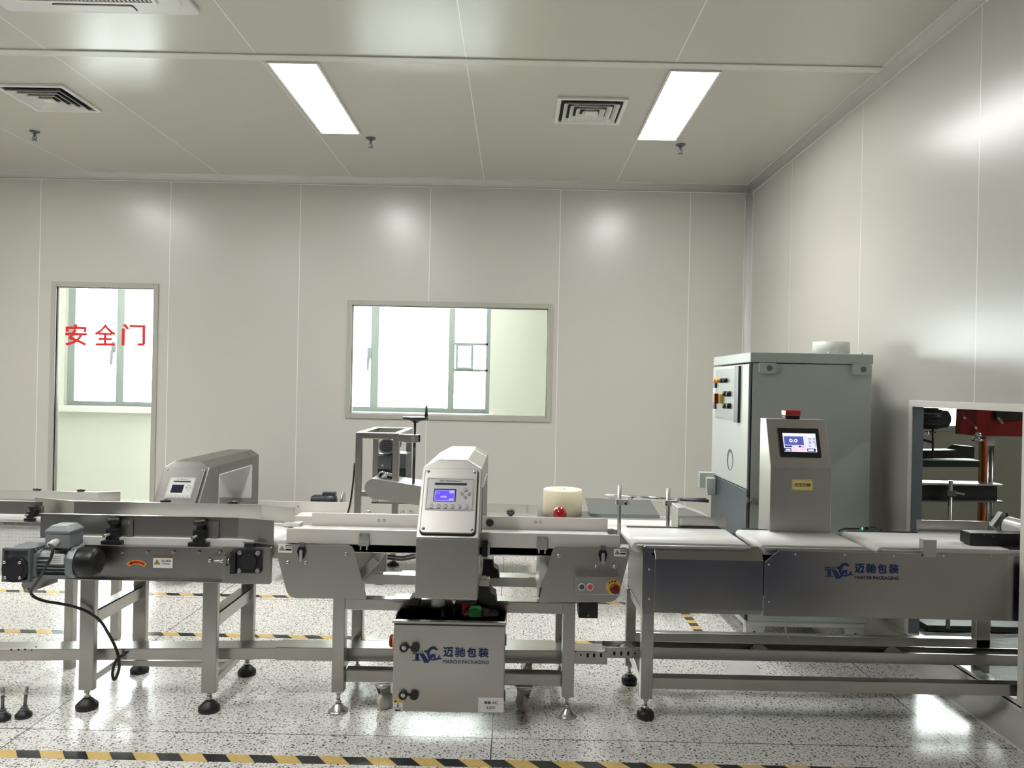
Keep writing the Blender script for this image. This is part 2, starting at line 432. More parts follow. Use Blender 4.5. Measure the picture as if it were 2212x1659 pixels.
# corridor's outer wall with three window openings
sA = (X(140, 740, YC), -3.1); sB = (X(775, 760, YC) - 1.0, X(1059, 760, YC)); sC = (3.9, 5.9)
SZ0, SZ1 = Z(230, 877, YC), 2.75
mb = MB('corridor paint')
wall_pieces(mb, XL, XN, 0, ZC, [(a, b, c, SZ1) for a, b, c in ((*sA, SZ0), (*sB, SZ0), (*sC, 0.86))], lambda a, b, c, d: mb.box(a, b, YC, YC + 0.22, c, d))
st(mb.build0('wall_outer'))
# windows of the corridor
def outer_window(n, x0, x1, mulls, handles, extra=None):
    f = MB('mullion grey'); Y = YC + 0.06; p = front(Y)
    f.frame(p, x0, x1, SZ0, SZ1, 0.05, -0.06, 0)
    for a, b in mulls: f.box(a, b, Y - 0.005, Y + 0.06, SZ0 + 0.05, SZ1 - 0.05)
    if extra: extra(f, p, Y)
    o = st(f.build0('window_%d' % n))
    g = MB('window glass').box(x0 + 0.05, x1 - 0.05, Y + 0.02, Y + 0.028, SZ0 + 0.05, SZ1 - 0.05).build('pane', o)
    for hx, hz in handles:
        MB('mullion grey').rr(p, hx - 0.022, hx + 0.022, hz - 0.02, hz + 0.10, 0.01, 0.0, 0.02).poly(p, [(hx - 0.02, hz), (hx - 0.02, hz - 0.16), (hx, hz - 0.16), (hx + 0.012, hz)], 0.025, 0.045).build('handle', o)
    return o
a = lambda px, py=760: X(px, py, YC)
outer_window(2, sA[0], sA[1], [(a(140), a(155)), (a(246), a(262))], [(a(240), Z(240, 757, YC))])
def sash(f, p, Y):
    f.frame(p, a(984), a(1022), Z(1000, 798, YC), Z(1000, 742, YC), 0.025, -0.05, 0.02)
    f.box(a(980), a(1056), Y, Y + 0.05, Z(1015, 745, YC), Z(1015, 740, YC)); f.box(a(980), a(1056), Y, Y + 0.05, Z(1015, 802, YC), Z(1015, 797, YC))
outer_window(3, sB[0], sB[1], [(a(799), a(816)), (a(968), a(981)), (a(1054), a(1060))], [(a(796), Z(796, 770, YC))], sash)
SZ0 = 0.86; outer_window(4, sC[0], sC[1], [(5.5, 5.57)], [(5.48, 1.6)]); SZ0 = Z(230, 877, YC)
st(MB('white plastic').box(sA[0] - 0.15, sA[1], YC - 0.10, YC + 0.06, SZ0 - 0.07, SZ0).build0('trim_1', 0.004))
st(MB('white plastic').box(sB[0], sB[1] + 0.05, YC - 0.10, YC + 0.06, SZ0 - 0.07, SZ0).build0('trim_2', 0.004))
# glazed window of the back wall
def glazed(nm, x0, x1, z0, z1, fw, y=YB):
    f = MB('frame paint'); p = front(y - 0.012)
    f.frame(p, x0 - fw, x1 + fw, z0 - fw, z1 + fw, fw, 0, -0.03)
    f.frame(p, x0 - 0.004, x1 + 0.004, z0 - 0.004, z1 + 0.004, 0.012, -0.03, -0.06)
    o = st(f.build0(nm, 0.003))
    MB('window glass').box(x0, x1, y + 0.02, y + 0.026, z0, z1).build('pane', o)
    return o
glazed('window_1', wx0, wx1, wz0, wz1, 0.043)
glazed('window_5', nx0, nx1, nz0, nz1, 0.043)
dr = glazed('door_1', DX0, DX1, 0.05, DZ1, 0.043)
p = front(YB + 0.018)
lt = MB('glass red')
for ch, (px0, px1) in zip('安全门', ((138, 186), (202, 248), (261, 312))):
    c = at((px0 + px1) / 2, 723, YB); lt.text(p, ch, c.x, c.z, 47 * YB / F, (px1 - px0) * YB / F, 0.001, 0.018)
lt.build('lettering', dr)
# coves, corner trims, batten
def cove(pl, n0, n1, r, flip_u=1, flip_v=1):
    pts = [(0, 0), (flip_u * r, 0)]
    for i in range(1, 12):
        t = math.pi / 2 * i / 12; pts.append((flip_u * (r - r * math.sin(t)), flip_v * (r - r * math.cos(t))))
    pts.append((0, flip_v * r)); return pts
def cove_mesh(o, u, v, r, L, lip=0.006):
    pl = Plane(o, u, v); m = MB('trim paint'); m.poly(pl, cove(pl, 0, 0, r), 0, L, True)
    m.m('louvre white')
    for q in ([(0, r - 0.001), (0.004, r - 0.001), (0.004, r + lip), (0, r + lip)], [(r - 0.001, 0), (r + lip, 0), (r + lip, 0.004), (r - 0.001, 0.004)]): m.poly(pl, q, 0, L)
    return m
m = cove_mesh((XL, YB, ZC), (0, -1, 0), (0, 0, -1), 0.058, XR - XL); st(m.build0('trim_3'))                     # back wall, ceiling
m = cove_mesh((XR, YB, ZC), (-1, 0, 0), (0, 0, -1), 0.058, YB - YF); st(m.build0('trim_4'))
m = cove_mesh((XR, YB, 0), (-1, 0, 0), (0, -1, 0), 0.052, ZC); st(m.build0('trim_5'))
m = cove_mesh((XR, YF, 0), (-1, 0, 0), (0, 0, 1), 0.10, YB - YF); st(m.build0('baseboard_right'))
m = cove_mesh((XL, YB, 0), (0, -1, 0), (0, 0, 1), 0.05, -(DX0 - 0.06 - XL)); st(m.build0('baseboard_back_left'))
m = cove_mesh((DX1 + 0.06, YB, 0), (0, -1, 0), (0, 0, 1), 0.05, -(XR - DX1 - 0.06)); st(m.build0('baseboard_back'))
st(MB('batten paint').box(XL, XR - 0.05, 4.155, 4.225, ZC - 0.008, ZC).build0('trim_6', 0.002))
# frame of the opening in the right wall
pl = Plane((XR, 0, 0), (0, -1, 0), (0, 0, 1))                   # u = -y ; faces the room
m = MB('louvre white')
for y0, y1, z0, z1 in ((OY1 - 0.002, OY1 + 0.03, OZ0 - 0.03, OZ1 + 0.03), (OY0 - 0.03, OY0 + 0.002, OZ0 - 0.03, OZ1 + 0.03), (OY0, OY1, OZ1 - 0.002, OZ1 + 0.03), (OY0, OY1, OZ0 - 0.03, OZ0 + 0.002)):
    m.box(XR - 0.004, XR + 0.002, y0, y1, z0, z1)
st(m.build0('trim_7', 0.0015))
m = MB('jamb grey').box(XR + 0.002, XR + 0.056, OY1 - 0.004, OY1 + 0.001, OZ0, OZ1)
st(m.build0('trim_8'))
st(MB('black paint').box(XR + 0.06, XR + 0.19, OY0 - 0.3, OY1 + 0.4, 0.0, 0.05).build0('trim_9', 0.004))

for n_, y0, y1 in ((6, -0.1, 0.75),):
    o = st(MB('added door blue').box(XR - 0.03, XR - 0.001, y0, y1, 0.1, 2.1).frame(Plane((XR - 0.03, 0, 0), (0, -1, 0), (0, 0, 1)), -y1 - 0.05, -y0 + 0.05, 0.1, 2.15, 0.05, -0.02, 0.01).build0('added_door_2'))  # unseen door added to give the steel covers a blue reflection
o = st(MB('added door blue').box(1.2, 2.0, YF, YF + 0.03, 0, 2.1).frame(front(YF + 0.03), 1.15, 2.05, 0, 2.15, 0.05, -0.02, 0.01).build0('added_door_3'))  # also added out of view, for blue in the covers' reflections
tag(MB('mat black').box(-6.0, -1.55, -3.4, 2.2, 0, 0.006).build('dimming_mat', None, 0.002), 'added black floor mat, unseen, darkening reflections in the left conveyor', 'mat')  # added out of view so the left conveyor's steel reflects something dark
tag(MB('mat grey').box(-1.5, 1.85, -3.4, 2.2, 0, 0.006).build('dimming_mat', None, 0.002), 'added grey floor mat, unseen, toning down reflections in the middle machines', 'mat')
def crate(x0, x1, y0, y1, label):  # unseen box added so the front covers reflect blue
    t = thing('reflection_crate', label, 'crate', ((x0 + x1) / 2, (y0 + y1) / 2, 0.006), 'unseen blue crates added for reflections'); h = 0.34
    m = MB('crate blue').box(x0, x1, y0, y1, 0.006, 0.016)
    for q in ((x0, x1, y0, y0 + 0.008), (x0, x1, y1 - 0.008, y1), (x0, x0 + 0.008, y0, y1), (x1 - 0.008, x1, y0, y1)): m.box(*q, 0.016, h)
    m.build('crate_body', t, 0.003)
    MB('crate blue').frame(Plane(((x0 + x1) / 2, (y0 + y1) / 2, h), (1, 0, 0), (0, 1, 0)), x0 - (x0 + x1) / 2 - 0.02, x1 - (x0 + x1) / 2 + 0.02, y0 - (y0 + y1) / 2 - 0.02, y1 - (y0 + y1) / 2 + 0.02, 0.03, -0.02, 0.0).build('crate_rim', t, 0.003)
crate(1.55, 1.83, 0.55, 1.45, 'added blue crate by the right wall, unseen, for a blue reflection')
crate(0.82, 1.16, 0.75, 1.35, 'added blue crate right of the camera, unseen, for a blue reflection')
# ------------------------------------------------------------------ ceiling fittings
def ceiling_light(cx, cyy, label, group=None):
    t = thing('ceiling_light', label, 'ceiling light', (cx, cyy, ZC), group); p = Plane((cx, cyy, ZC), (1, 0, 0), (0, -1, 0))
    fr = MB('white plastic').frame(p, -0.1475, 0.1475, -0.5975, 0.5975, 0.014, 0, 0.014); fr.build('frame', t, 0.002)
    MB('lamp diffuser').box(cx - 0.1345, cx + 0.1345, cyy - 0.5845, cyy + 0.5845, ZC - 0.010, ZC - 0.004).build('diffuser', t)
    ld = bpy.data.lights.new('panel_beam', 'AREA'); ld.shape = 'RECTANGLE'; ld.size = 0.26; ld.size_y = 1.16; ld.spread = math.radians(115); ld.energy = BEAM; ld.color = (1.0, 0.985, 0.95)
    lo = bpy.data.objects.new('panel_beam', ld); COL.objects.link(lo); lo.parent = t; lo.location = (0, 0, -0.012)
    return t
L1 = ceiling_light(-1.30, 4.835, 'left of the two lit ceiling light panels, near the middle of the ceiling', 'lit panels in the ceiling')
L2 = tree_copy(L1, (2.285, 0, 0), 'right of the two lit ceiling light panels, between square vent and right wall')
k = 0
for xx, yy in ((-3.98, 4.835), (-3.6, 1.75), (-1.32, 1.60), (-5.4, 1.75), (4.5, 2.2), (-4.2, 7.5), (-0.9, 7.5), (4.4, 7.5)):  # panels over next room and corridor are added to brighten them
    tree_copy(L1, (xx + 1.30, yy - 4.835, 0), 'unseen lit ceiling light panel overhead; next room and corridor ones added for brightness', 'lit panels outside the picture')

def diffuser(cx, cyy, label):
    t = thing('air_vent', label, 'vent', (cx, cyy, ZC), 'square ceiling vents'); p = Plane((cx, cyy, ZC), (1, 0, 0), (0, -1, 0)); h = 0.222
    MB('louvre white').frame(p, -h, h, -h, h, 0.026, 0, 0.016).build('frame', t, 0.002)
    MB('void black').box(cx - h + 0.02, cx + h - 0.02, cyy - h + 0.02, cyy + h - 0.02, ZC - 0.003, ZC).build('dark_backing', t)  # black plate stands in for the shade above the louvres
    for i in range(4):
        b = 0.176 - i * 0.042; a_ = b - 0.026; m = MB('louvre white'); z0, z1 = -0.030, -0.004
        vs = []
        for s_, z in ((b, z0), (a_, z1), (a_ - 0.003, z1), (b - 0.004, z0)):
            vs += [(cx - s_, cyy - s_, ZC + z), (cx + s_, cyy - s_, ZC + z), (cx + s_, cyy + s_, ZC + z), (cx - s_, cyy + s_, ZC + z)]
        fs = [(4 * r + j, 4 * r + (j + 1) % 4, 4 * ((r + 1) % 4) + (j + 1) % 4, 4 * ((r + 1) % 4) + j) for r in range(4) for j in range(4)]
        m.add(vs, fs).build('louvre', t)
    MB('louvre white').box(cx - 0.03, cx + 0.03, cyy - 0.03, cyy + 0.03, ZC - 0.028, ZC - 0.022).build('centre_plate', t)
diffuser(0.45, 4.895, 'square white ceiling vent beside the right light panel')
diffuser(-3.06, 4.865, 'square white ceiling vent at the left edge of the picture')
def sprinkler(px, py, label):
    c = at(px, py, 5.55); x, y = c.x, 5.55
    t = thing('sprinkler_head', label, 'sprinkler', (x, y, ZC), 'sprinkler heads')
    MB('gear grey').lathe((x, y, ZC), (x, y, ZC - 1), [(0, 0.036), (0.004, 0.036), (0.012, 0.024), (0.013, 0.012)]).build('rose', t)
    b = MB('gear grey').cyl((x, y, ZC - 0.01), (x, y, ZC - 0.035), 0.010, 12)
    for s_ in (-1, 1): b.tube([(x + s_ * 0.008, y, ZC - 0.033), (x + s_ * 0.014, y, ZC - 0.048), (x + s_ * 0.004, y, ZC - 0.064)], 0.003, 6, 3)
    b.cyl((x, y, ZC - 0.035), (x, y, ZC - 0.060), 0.003, 8).build('sprinkler_body', t)
    MB('gear grey').cyl((x, y, ZC - 0.064), (x, y, ZC - 0.067), 0.019, 16).build('deflector', t)
sprinkler(75, 285, 'sprinkler head on the ceiling below the left-edge vent')
sprinkler(801, 297, 'sprinkler head on the ceiling beside the far end of the left light panel')
sprinkler(1470, 313, 'sprinkler head on the ceiling beside the far end of the right light panel')
def aircon():
    cx, cyy, h = -2.055, 3.215, 0.475; t = thing('air_conditioner', 'white square cassette air conditioner set in the ceiling at the top left', 'air conditioner', (cx, cyy, ZC))
    p = Plane((cx, cyy, ZC), (1, 0, 0), (0, -1, 0))
    MB('white plastic').rr(p, -h, h, -h, h, 0.03, 0, 0.022).build('fascia', t, 0.006)
    MB('white plastic').rr(p, -0.44, 0.44, -0.44, 0.44, 0.13, 0.018, 0.034).build('raised_panel', t, 0.008)
    g = MB('void black').rr(p, -0.325, 0.325, -0.325, 0.325, 0.03, 0.034, 0.0355); g.build('intake', t)
    m = MB('louvre white')
    for i in range(31): u = -0.305 + i * 0.02; m.poly(p, [(u, -0.318), (u + 0.009, -0.318), (u + 0.009, 0.318), (u, 0.318)], 0.036, 0.043)
    m.frame(p, -0.33, 0.33, -0.33, 0.33, 0.016, 0.034, 0.046).build('grille', t)
    for uu, vv in ((0, -1), (0, 1), (-1, 0), (1, 0)):
        c0 = 0.388
        if uu == 0: q = (-0.19, 0.19, vv * c0 - 0.026, vv * c0 + 0.026)
        else: q = (uu * c0 - 0.026, uu * c0 + 0.026, -0.19, 0.19)
        MB('louvre white').rr(p, q[0], q[1], q[2], q[3], 0.01, 0.036, 0.041).m('void black').rr(p, q[0] - 0.004, q[1] + 0.004, q[2] - 0.004, q[3] + 0.004, 0.012, 0.034, 0.0352).build('air_flap', t)
    MB('screen white').disc(p, -0.02, -0.345, 0.003, 0.034, 0.036, 8).disc(p, 0.005, -0.345, 0.003, 0.034, 0.036, 8).build('indicator_light', t)
aircon()

# ------------------------------------------------------------------ shared machine pieces
def foot(mb, x, y, ztop, r=0.042, h=0.045, kind='cone', z0=0.0):
    if kind == 'cone': mb.m('black rubber').lathe((x, y, z0), (x, y, z0 + 1), [(0, r * 0.96), (h * 0.25, r), (h * 0.42, r * 0.97), (h * 0.95, r * 0.42), (h, r * 0.30)])
    elif kind == 'dome': mb.m('black rubber').lathe((x, y, z0), (x, y, z0 + 1), [(0, r * 0.86), (h * 0.14, r * 0.98), (h * 0.5, r), (h * 0.75, r * 0.9), (h * 0.95, r * 0.66), (h, r * 0.5)])
    else: mb.m('zinc bolt').lathe((x, y, z0), (x, y, z0 + 1), [(0, r), (h * 0.16, r), (h * 0.22, r * 0.86), (h * 0.9, r * 0.36), (h, r * 0.30)])
    mb.m('zinc bolt').cyl((x, y, z0 + h), (x, y, z0 + h + 0.014), 0.013, 6).cyl((x, y, z0 + h + 0.014), (x, y, ztop), 0.0075, 12).cyl((x, y, ztop - 0.012), (x, y, ztop), 0.012, 6)
    return mb
def leg_with_foot(t, x0, x1, y0, y1, z0, z1, kind='cone', r=0.042, h=0.045, mat='upright steel'):
    l = MB(mat).box(x0, x1, y0, y1, z0, z1).build('leg', t, 0.003)
    foot(MB('zinc bolt'), (x0 + x1) / 2, (y0 + y1) / 2, z0, r, h, kind).build('levelling_foot', l)
    return l
def logo(mb, pl, u0, v0, k):                                    # u0,v0: lower left; k: metres per drawing unit
    P = lambda q: [(u0 + (x - 225) * k, v0 + (660 - y) * k) for x, y in q]
    mb.m('ink navy'); n0 = 0.0008
    for q in ([(300, 462), (382, 462), (382, 600), (300, 600)], [(230, 598), (437, 598), (437, 616), (230, 616)], [(226, 445), (395, 445), (395, 465), (226, 465)],
              [(382, 445), (487, 445), (600, 612), (600, 660), (505, 660)], [(600, 612), (600, 660), (684, 540), (700, 500), (640, 500), (588, 600)],
              [(640, 462), (762, 445), (762, 470), (690, 545), (640, 545)], [(725, 470), (762, 445), (762, 580), (728, 575)]):
        n0 += 0.00004; mb.flat(pl, P(q), n0)
    rb = [n0 + 0.0001]
    def ribbon(pts):
        L, Rr = [], []
        for i, (x, y, wd) in enumerate(pts):
            a_, b_ = pts[max(i - 1, 0)], pts[min(i + 1, len(pts) - 1)]; dx, dy = b_[0] - a_[0], b_[1] - a_[1]; d = math.hypot(dx, dy) or 1
            L.append((x - dy / d * wd / 2, y + dx / d * wd / 2)); Rr.append((x + dy / d * wd / 2, y - dx / d * wd / 2))
        for i in range(len(pts) - 1): rb[0] += 0.00002; mb.flat(pl, P([Rr[i], Rr[i + 1], L[i + 1], L[i]]), rb[0])
    ribbon([(502, 385, 24), (525, 402, 62), (560, 398, 44), (605, 370, 48), (650, 330, 66), (700, 312, 66), (745, 318, 66), (775, 345, 46), (812, 352, 26)])
    ribbon([(640, 345, 50), (604, 395, 74), (590, 440, 66), (600, 500, 60), (625, 550, 54), (665, 582, 40), (720, 588, 34), (780, 575, 38), (830, 552, 36), (870, 555, 24), (918, 552, 4)])
    ribbon([(810, 560, 34), (838, 520, 30), (850, 490, 26), (840, 462, 3)]); ribbon([(850, 500, 18), (878, 510, 3)]); ribbon([(830, 560, 20), (880, 584, 3)]); ribbon([(850, 560, 18), (905, 570, 3)])
    c = lambda x, y: (u0 + (x - 225) * k, v0 + (660 - y) * k)
    q = c(352, 403); mb.text(pl, 'MARCHI', q[0], q[1], 46 * k, 246 * k, n0, 0.015)
    for ch, x0, x1 in (('迈', 940, 1172), ('驰', 1203, 1445), ('包', 1478, 1706), ('装', 1742, 1984)):
        q = c((x0 + x1) / 2, 400); mb.text(pl, ch, q[0], q[1], 228 * k, (x1 - x0) * k, n0, 0.030)
    q = c(1467, 622); mb.text(pl, 'MARCHI PACKAGING', q[0], q[1], 82 * k, 1046 * k, n0, 0.018)
    return mb
def warn_triangle(mb, pl, u, v, s_, n0=0.0008):
    tri = lambda k_: [(u - s_ * k_, v - s_ * 0.5 * k_ - s_ * .1), (u + s_ * k_, v - s_ * 0.5 * k_ - s_ * .1), (u, v + s_ * 1.1 * k_ - s_ * .1)]
    mb.m('ink black').flat(pl, tri(1), n0).m('yellow').flat(pl, tri(0.72), n0 + 0.0002).m('ink black').flat(pl, [(u - s_ * .25, v - s_ * .3), (u + s_ * .3, v - s_ * .3), (u + s_ * .05, v + s_ * .35), (u - s_ * .1, v + s_ * .1)], n0 + 0.0004)
def pinch_sticker(parent, pl, u0, u1, v0, v1, flip=False):
    m = MB('paper white').rr(pl, u0, u1, v0, v1, 0.002, 0, 0.0006); w_, h_ = u1 - u0, v1 - v0
    warn_triangle(m, pl, u0 + w_ * 0.28, v0 + h_ * 0.5, h_ * 0.36)
    m.m('ink black'); m.flat(pl, [(u0 + w_ * .52, v0 + h_ * .66), (u1 - w_ * .04, v0 + h_ * .66), (u1 - w_ * .04, v1 - h_ * .06), (u0 + w_ * .52, v1 - h_ * .06)], .0008)
    m.flat(pl, [(u0 + w_ * .52, v0 + h_ * .28), (u1 - w_ * .04, v0 + h_ * .28), (u1 - w_ * .04, v0 + h_ * .5), (u0 + w_ * .52, v0 + h_ * .5)], .0008)
    m.m('paper white').flat(pl, [(u0 + w_ * .56, v0 + h_ * .72), (u1 - w_ * .08, v0 + h_ * .72), (u1 - w_ * .08, v1 - h_ * .16), (u0 + w_ * .56, v1 - h_ * .16)], .001)
    return m.build('warning_sticker', parent)
def rail_clamp(t, x, y, zb, s_=1.0, plate_side=1):
    """black clamp that holds a guide rail: base, body, knob, rod, plate"""
    c = MB('black plastic')
    c.box(x - 0.041 * s_, x + 0.041 * s_, y - 0.02, y + 0.02, zb, zb + 0.020 * s_).box(x - 0.022 * s_, x + 0.022 * s_, y - 0.02, y + 0.02, zb + 0.02 * s_, zb + 0.070 * s_)
    c.lathe((x, y, zb + 0.068 * s_), (x, y, 9), [(0, 0.014 * s_), (0.014 * s_, 0.013 * s_), (0.024 * s_, 0.024 * s_), (0.034 * s_, 0.026 * s_), (0.042 * s_, 0.022 * s_), (0.044 * s_, 0.0)], 18)
    b = c.build('rail_clamp', t, 0.003)
    MB('zinc bolt').cyl((x - 0.004, y - 0.065 * s_, zb + 0.048 * s_), (x - 0.004, y + 0.035, zb + 0.048 * s_), 0.006 * s_, 12).build('rod', b)
    px = x + plate_side * 0.045 * s_; m = MB('stainless steel').box(px - 0.024 * s_, px + 0.024 * s_, y + 0.018, y + 0.023, zb + 0.02 * s_, zb + 0.102 * s_)
    q = front(y + 0.018); m.m('zinc bolt')
    for dz in (0.034, 0.088): m.disc(q, px + 0.008 * s_, zb + dz * s_, 0.006 * s_, 0, 0.004, 10)
    m.build('clamp_plate', b)
def c_rail(mb, pts, z0, z1, lip, side):
    """folded sheet guide rail through plan points (x, y); side -1 lips to the viewer"""
    for (xa, ya), (xb, yb) in zip(pts, pts[1:]):
        d = Vector((xb - xa, yb - ya, 0)); n = Vector((-d.y, d.x, 0)).normalized() * side
        A, B = Vector((xa, ya, 0)), Vector((xb, yb, 0))
        def slab(p_, q_, t_):
            vs = [A + p_[0] * n + Vector((0, 0, p_[1])), B + p_[0] * n + Vector((0, 0, p_[1])), B + q_[0] * n + Vector((0, 0, q_[1])), A + q_[0] * n + Vector((0, 0, q_[1]))]
            mb.add(vs + [v + t_ for v in vs], [(0, 1, 2, 3), (7, 6, 5, 4), (0, 4, 5, 1), (1, 5, 6, 2), (2, 6, 7, 3), (3, 7, 4, 0)])
        slab((0, z0), (0, z1), n * 0.002)
        slab((0, z1), (lip, z1), Vector((0, 0, 0.002)))
        if lip > 0.012: slab((0, z0), (lip, z0), Vector((0, 0, 0.002)))
    return mb

# ------------------------------------------------------------------ left conveyor in the front line
def left_conveyor():
    Y0, Y1 = 3.05, 3.47; xa, xb, xe = -1.90, -1.166, -0.974; zb, zt = 0.534, 0.676
    t = thing('belt_conveyor', 'stainless belt conveyor with grey gear motor at front left, white belt and guide rails', 'conveyor', (-1.45, 3.26, 0))
    for y, sd in ((Y0, -1), (Y1, 1)):
        m = MB('stainless steel')
        m.box(xa, xe, min(y, y - sd * 0.003), max(y, y - sd * 0.003), zb, zt)
        m.box(xa, xe, min(y, y + sd * 0.022), max(y, y + sd * 0.022), zt - 0.003, zt); m.box(xa, xe, min(y, y + sd * 0.022), max(y, y + sd * 0.022), zb, zb + 0.003)
        m.box(xb, xe, min(y, y + sd * 0.024), max(y, y + sd * 0.024), zb - 0.002, zt + 0.003)
        if sd < 0:
            q = front(y); m.m('zinc bolt')
            for px in (264, 319, 375, 430, 476): hexbolt(m, q, X(px, 1192, y), Z(px, 1192, y), 0.007, 0.008)
        s_ = m.build('side_plate', t, 0.0015)
        if sd < 0:
            q = front(y)
            u0, u1, v0, v1 = R(331, 1199, 373, 1227, y); k = MB('paper white').rr(q, u0, u1, v0, v1, 0.002, 0, 0.0006); w_, h_ = u1 - u0, v1 - v0
            k.m('brass').flat(q, [(u0, v1 - h_ * .22), (u1, v1 - h_ * .22), (u1, v1), (u0, v1)], .0008); warn_triangle(k, q, u0 + w_ * .2, v0 + h_ * .42, h_ * .26)
            k.m('ink black').text(q, '当心夹手', u0 + w_ * .68, v0 + h_ * .55, h_ * .2, w_ * .48, .0009, .02); k.flat(q, [(u0 + w_ * .40, v0 + h_ * .1), (u0 + w_ * .41, v0 + h_ * .1), (u0 + w_ * .41, v0 + h_ * .72), (u0 + w_ * .40, v0 + h_ * .72)], .0009)
            for hh in (.28, .36): k.flat(q, [(u0 + w_ * .46, v0 + h_ * hh), (u0 + w_ * .86, v0 + h_ * hh), (u0 + w_ * .86, v0 + h_ * (hh + .03)), (u0 + w_ * .46, v0 + h_ * (hh + .03))], .0009)
            k.build('warning_sticker', s_)
            c = at(295, 1240, y); k = MB('orange'); r0, r1 = 0.046, 0.064; arc = lambda r, a_: (c.x + r * math.sin(math.radians(a_)), c.z - 0.006 + r * math.cos(math.radians(a_)))
            k.flat(q, [arc(r0, i * 5) for i in range(-8, 9)] + [arc(r1, i * 5) for i in range(8, -9, -1)], .0008)
            k.m('arrow red').flat(q, [arc(0.050, i * 5) for i in range(-5, 8)] + [arc(0.060, i * 5) for i in range(7, -6, -1)], .001).flat(q, [arc(0.055, -38), arc(0.047, -22), arc(0.063, -22)], .001)
            k.build('arrow_sticker', s_)
    bm = MB('belt white'); r = 0.038; zc = 0.700 - r; prof = []
    xr_, xl_ = -1.005, -1.86
    prof = [(xr_ + r * math.sin(math.radians(a_)), zc + r * math.cos(math.radians(a_))) for a_ in range(0, 181, 12)] + [(xl_ - r * math.sin(math.radians(a_)), zc - r * math.cos(math.radians(a_))) for a_ in range(0, 181, 12)]
    bm.poly(Plane((0, Y0 + 0.018, 0)), prof, 0, -(Y1 - Y0 - 0.036), True).build('belt', t)
    rl = MB('stainless steel'); c_rail(rl, [(-1.943, 3.09), (-1.128, 3.09), (-0.967, 3.045)], 0.690, 0.787, 0.014, -1); rl.build('guide_rail', t)
    rl = MB('stainless steel'); c_rail(rl, [(-2.26, 3.545), (-2.03, 3.47), (-1.163, 3.47), (-0.99, 3.40)], 0.705, 0.777, 0.010, 1); rl.build('guide_rail', t)
    rail_clamp(t, X(244, 1165, 3.06), 3.062, 0.670, 1.0); rail_clamp(t, X(431, 1165, 3.06), 3.062, 0.670, 1.0)
    for px in (358, 503): 
        x = X(px, 1083, 3.52); MB('black plastic').lathe((x, 3.52, 0.745), (x, 3.52, 9), [(0, 0.013), (0.02, 0.013), (0.03, 0.025), (0.04, 0.024), (0.046, 0)], 18).box(x - 0.02, x + 0.02, 3.50, 3.54, 0.67, 0.747).build('rail_clamp', t, 0.002)
    q = front(Y0 - 0.024)                                         # bearing at the right end
    u0, u1, v0, v1 = R(518, 1183, 571, 1234, Y0); b = MB('black paint').rr(q, u0, u1, v0, v1, 0.010, 0, 0.012); b.disc(q, (u0 + u1) / 2, (v0 + v1) / 2, 0.032, 0.012, 0.020)
    b.m('zinc bolt')
    for uu in (u0 + 0.013, u1 - 0.013):
        for vv in (v0 + 0.013, v1 - 0.013): hexbolt(b, q, uu, vv, 0.010, 0.020)
    b = b.build('bearing', t, 0.002)
    x0, x1, z0, z1 = R(506, 1187, 518, 1234, Y0); MB('black paint').box(x0, x1, Y0 - 0.05, Y0 - 0.024, z0, z1).pb(527, 1174, 549, 1183, Y0 - 0.03, 0.02).build('bearing_slide', b, 0.002)
    a0, a1 = at(451, 1211, Y0 - 0.036), at(508, 1213, Y0 - 0.036); s_ = MB('zinc bolt').cyl(a0, a1, 0.0055, 12).cyl(a0, a0 + Vector((0.012, 0, 0)), 0.010, 6)
    for px in (478, 491): c = at(px, 1212, Y0 - 0.036); s_.cyl(c, c + Vector((0.010, 0, 0)), 0.010, 6)
    s_.m('stainless steel').pb(482, 1200, 488, 1224, Y0 - 0.05, 0.05).build('adjuster_screw', b)
    # frame under the belt
    for i, (px, yy0) in enumerate(((184, 3.05), (449, 3.05), (298, 3.44), (531, 3.44))):
        x = X(px, 1500 if i < 2 else 1450, yy0); leg_with_foot(t, x - 0.03, x + 0.03, yy0, yy0 + 0.03, 0.077 if i < 2 else 0.07, zb, 'cone', 0.043 if i < 2 else 0.041, 0.044)
        if i < 2:
            br = MB('stainless steel').box(x - 0.022, x + 0.03, yy0 + 0.03, 3.44, 0.395, 0.400).box(x + 0.027, x + 0.03, yy0 + 0.03, 3.44, 0.345, 0.400); br.build('brace', t)
            MB('stainless steel').box(x + 0.0, x + 0.028, yy0 + 0.03, 3.44, 0.108, 0.136).build('lower_brace', t, 0.002)
            if i == 0: MB('stainless steel').box(x + 0.0, X(449, 1500, 3.05), 3.23, 3.26, 0.112, 0.136).build('lower_beam', t, 0.002)
            MB('stainless steel').box(x - 0.05, x + 0.05, yy0 - 0.01, yy0 + 0.05, zb - 0.005, zb).build('mounting_plate', t)
    pts = [at(a_, b_, 3.02) for a_, b_ in ((125, 1236), (125, 1257), (84, 1272), (66, 1281), (54, 1276), (48, 1262), (60, 1240))]
    MB('stainless steel').poly(front(3.02), [(v.x, v.z) for v in pts], 0.0, 0.006).m('zinc bolt').disc(front(3.014), pts[4].x + 0.012, pts[4].z + 0.004, 0.010, 0, 0.006, 6).build('motor_bracket', t)
    return t
LC = left_conveyor()

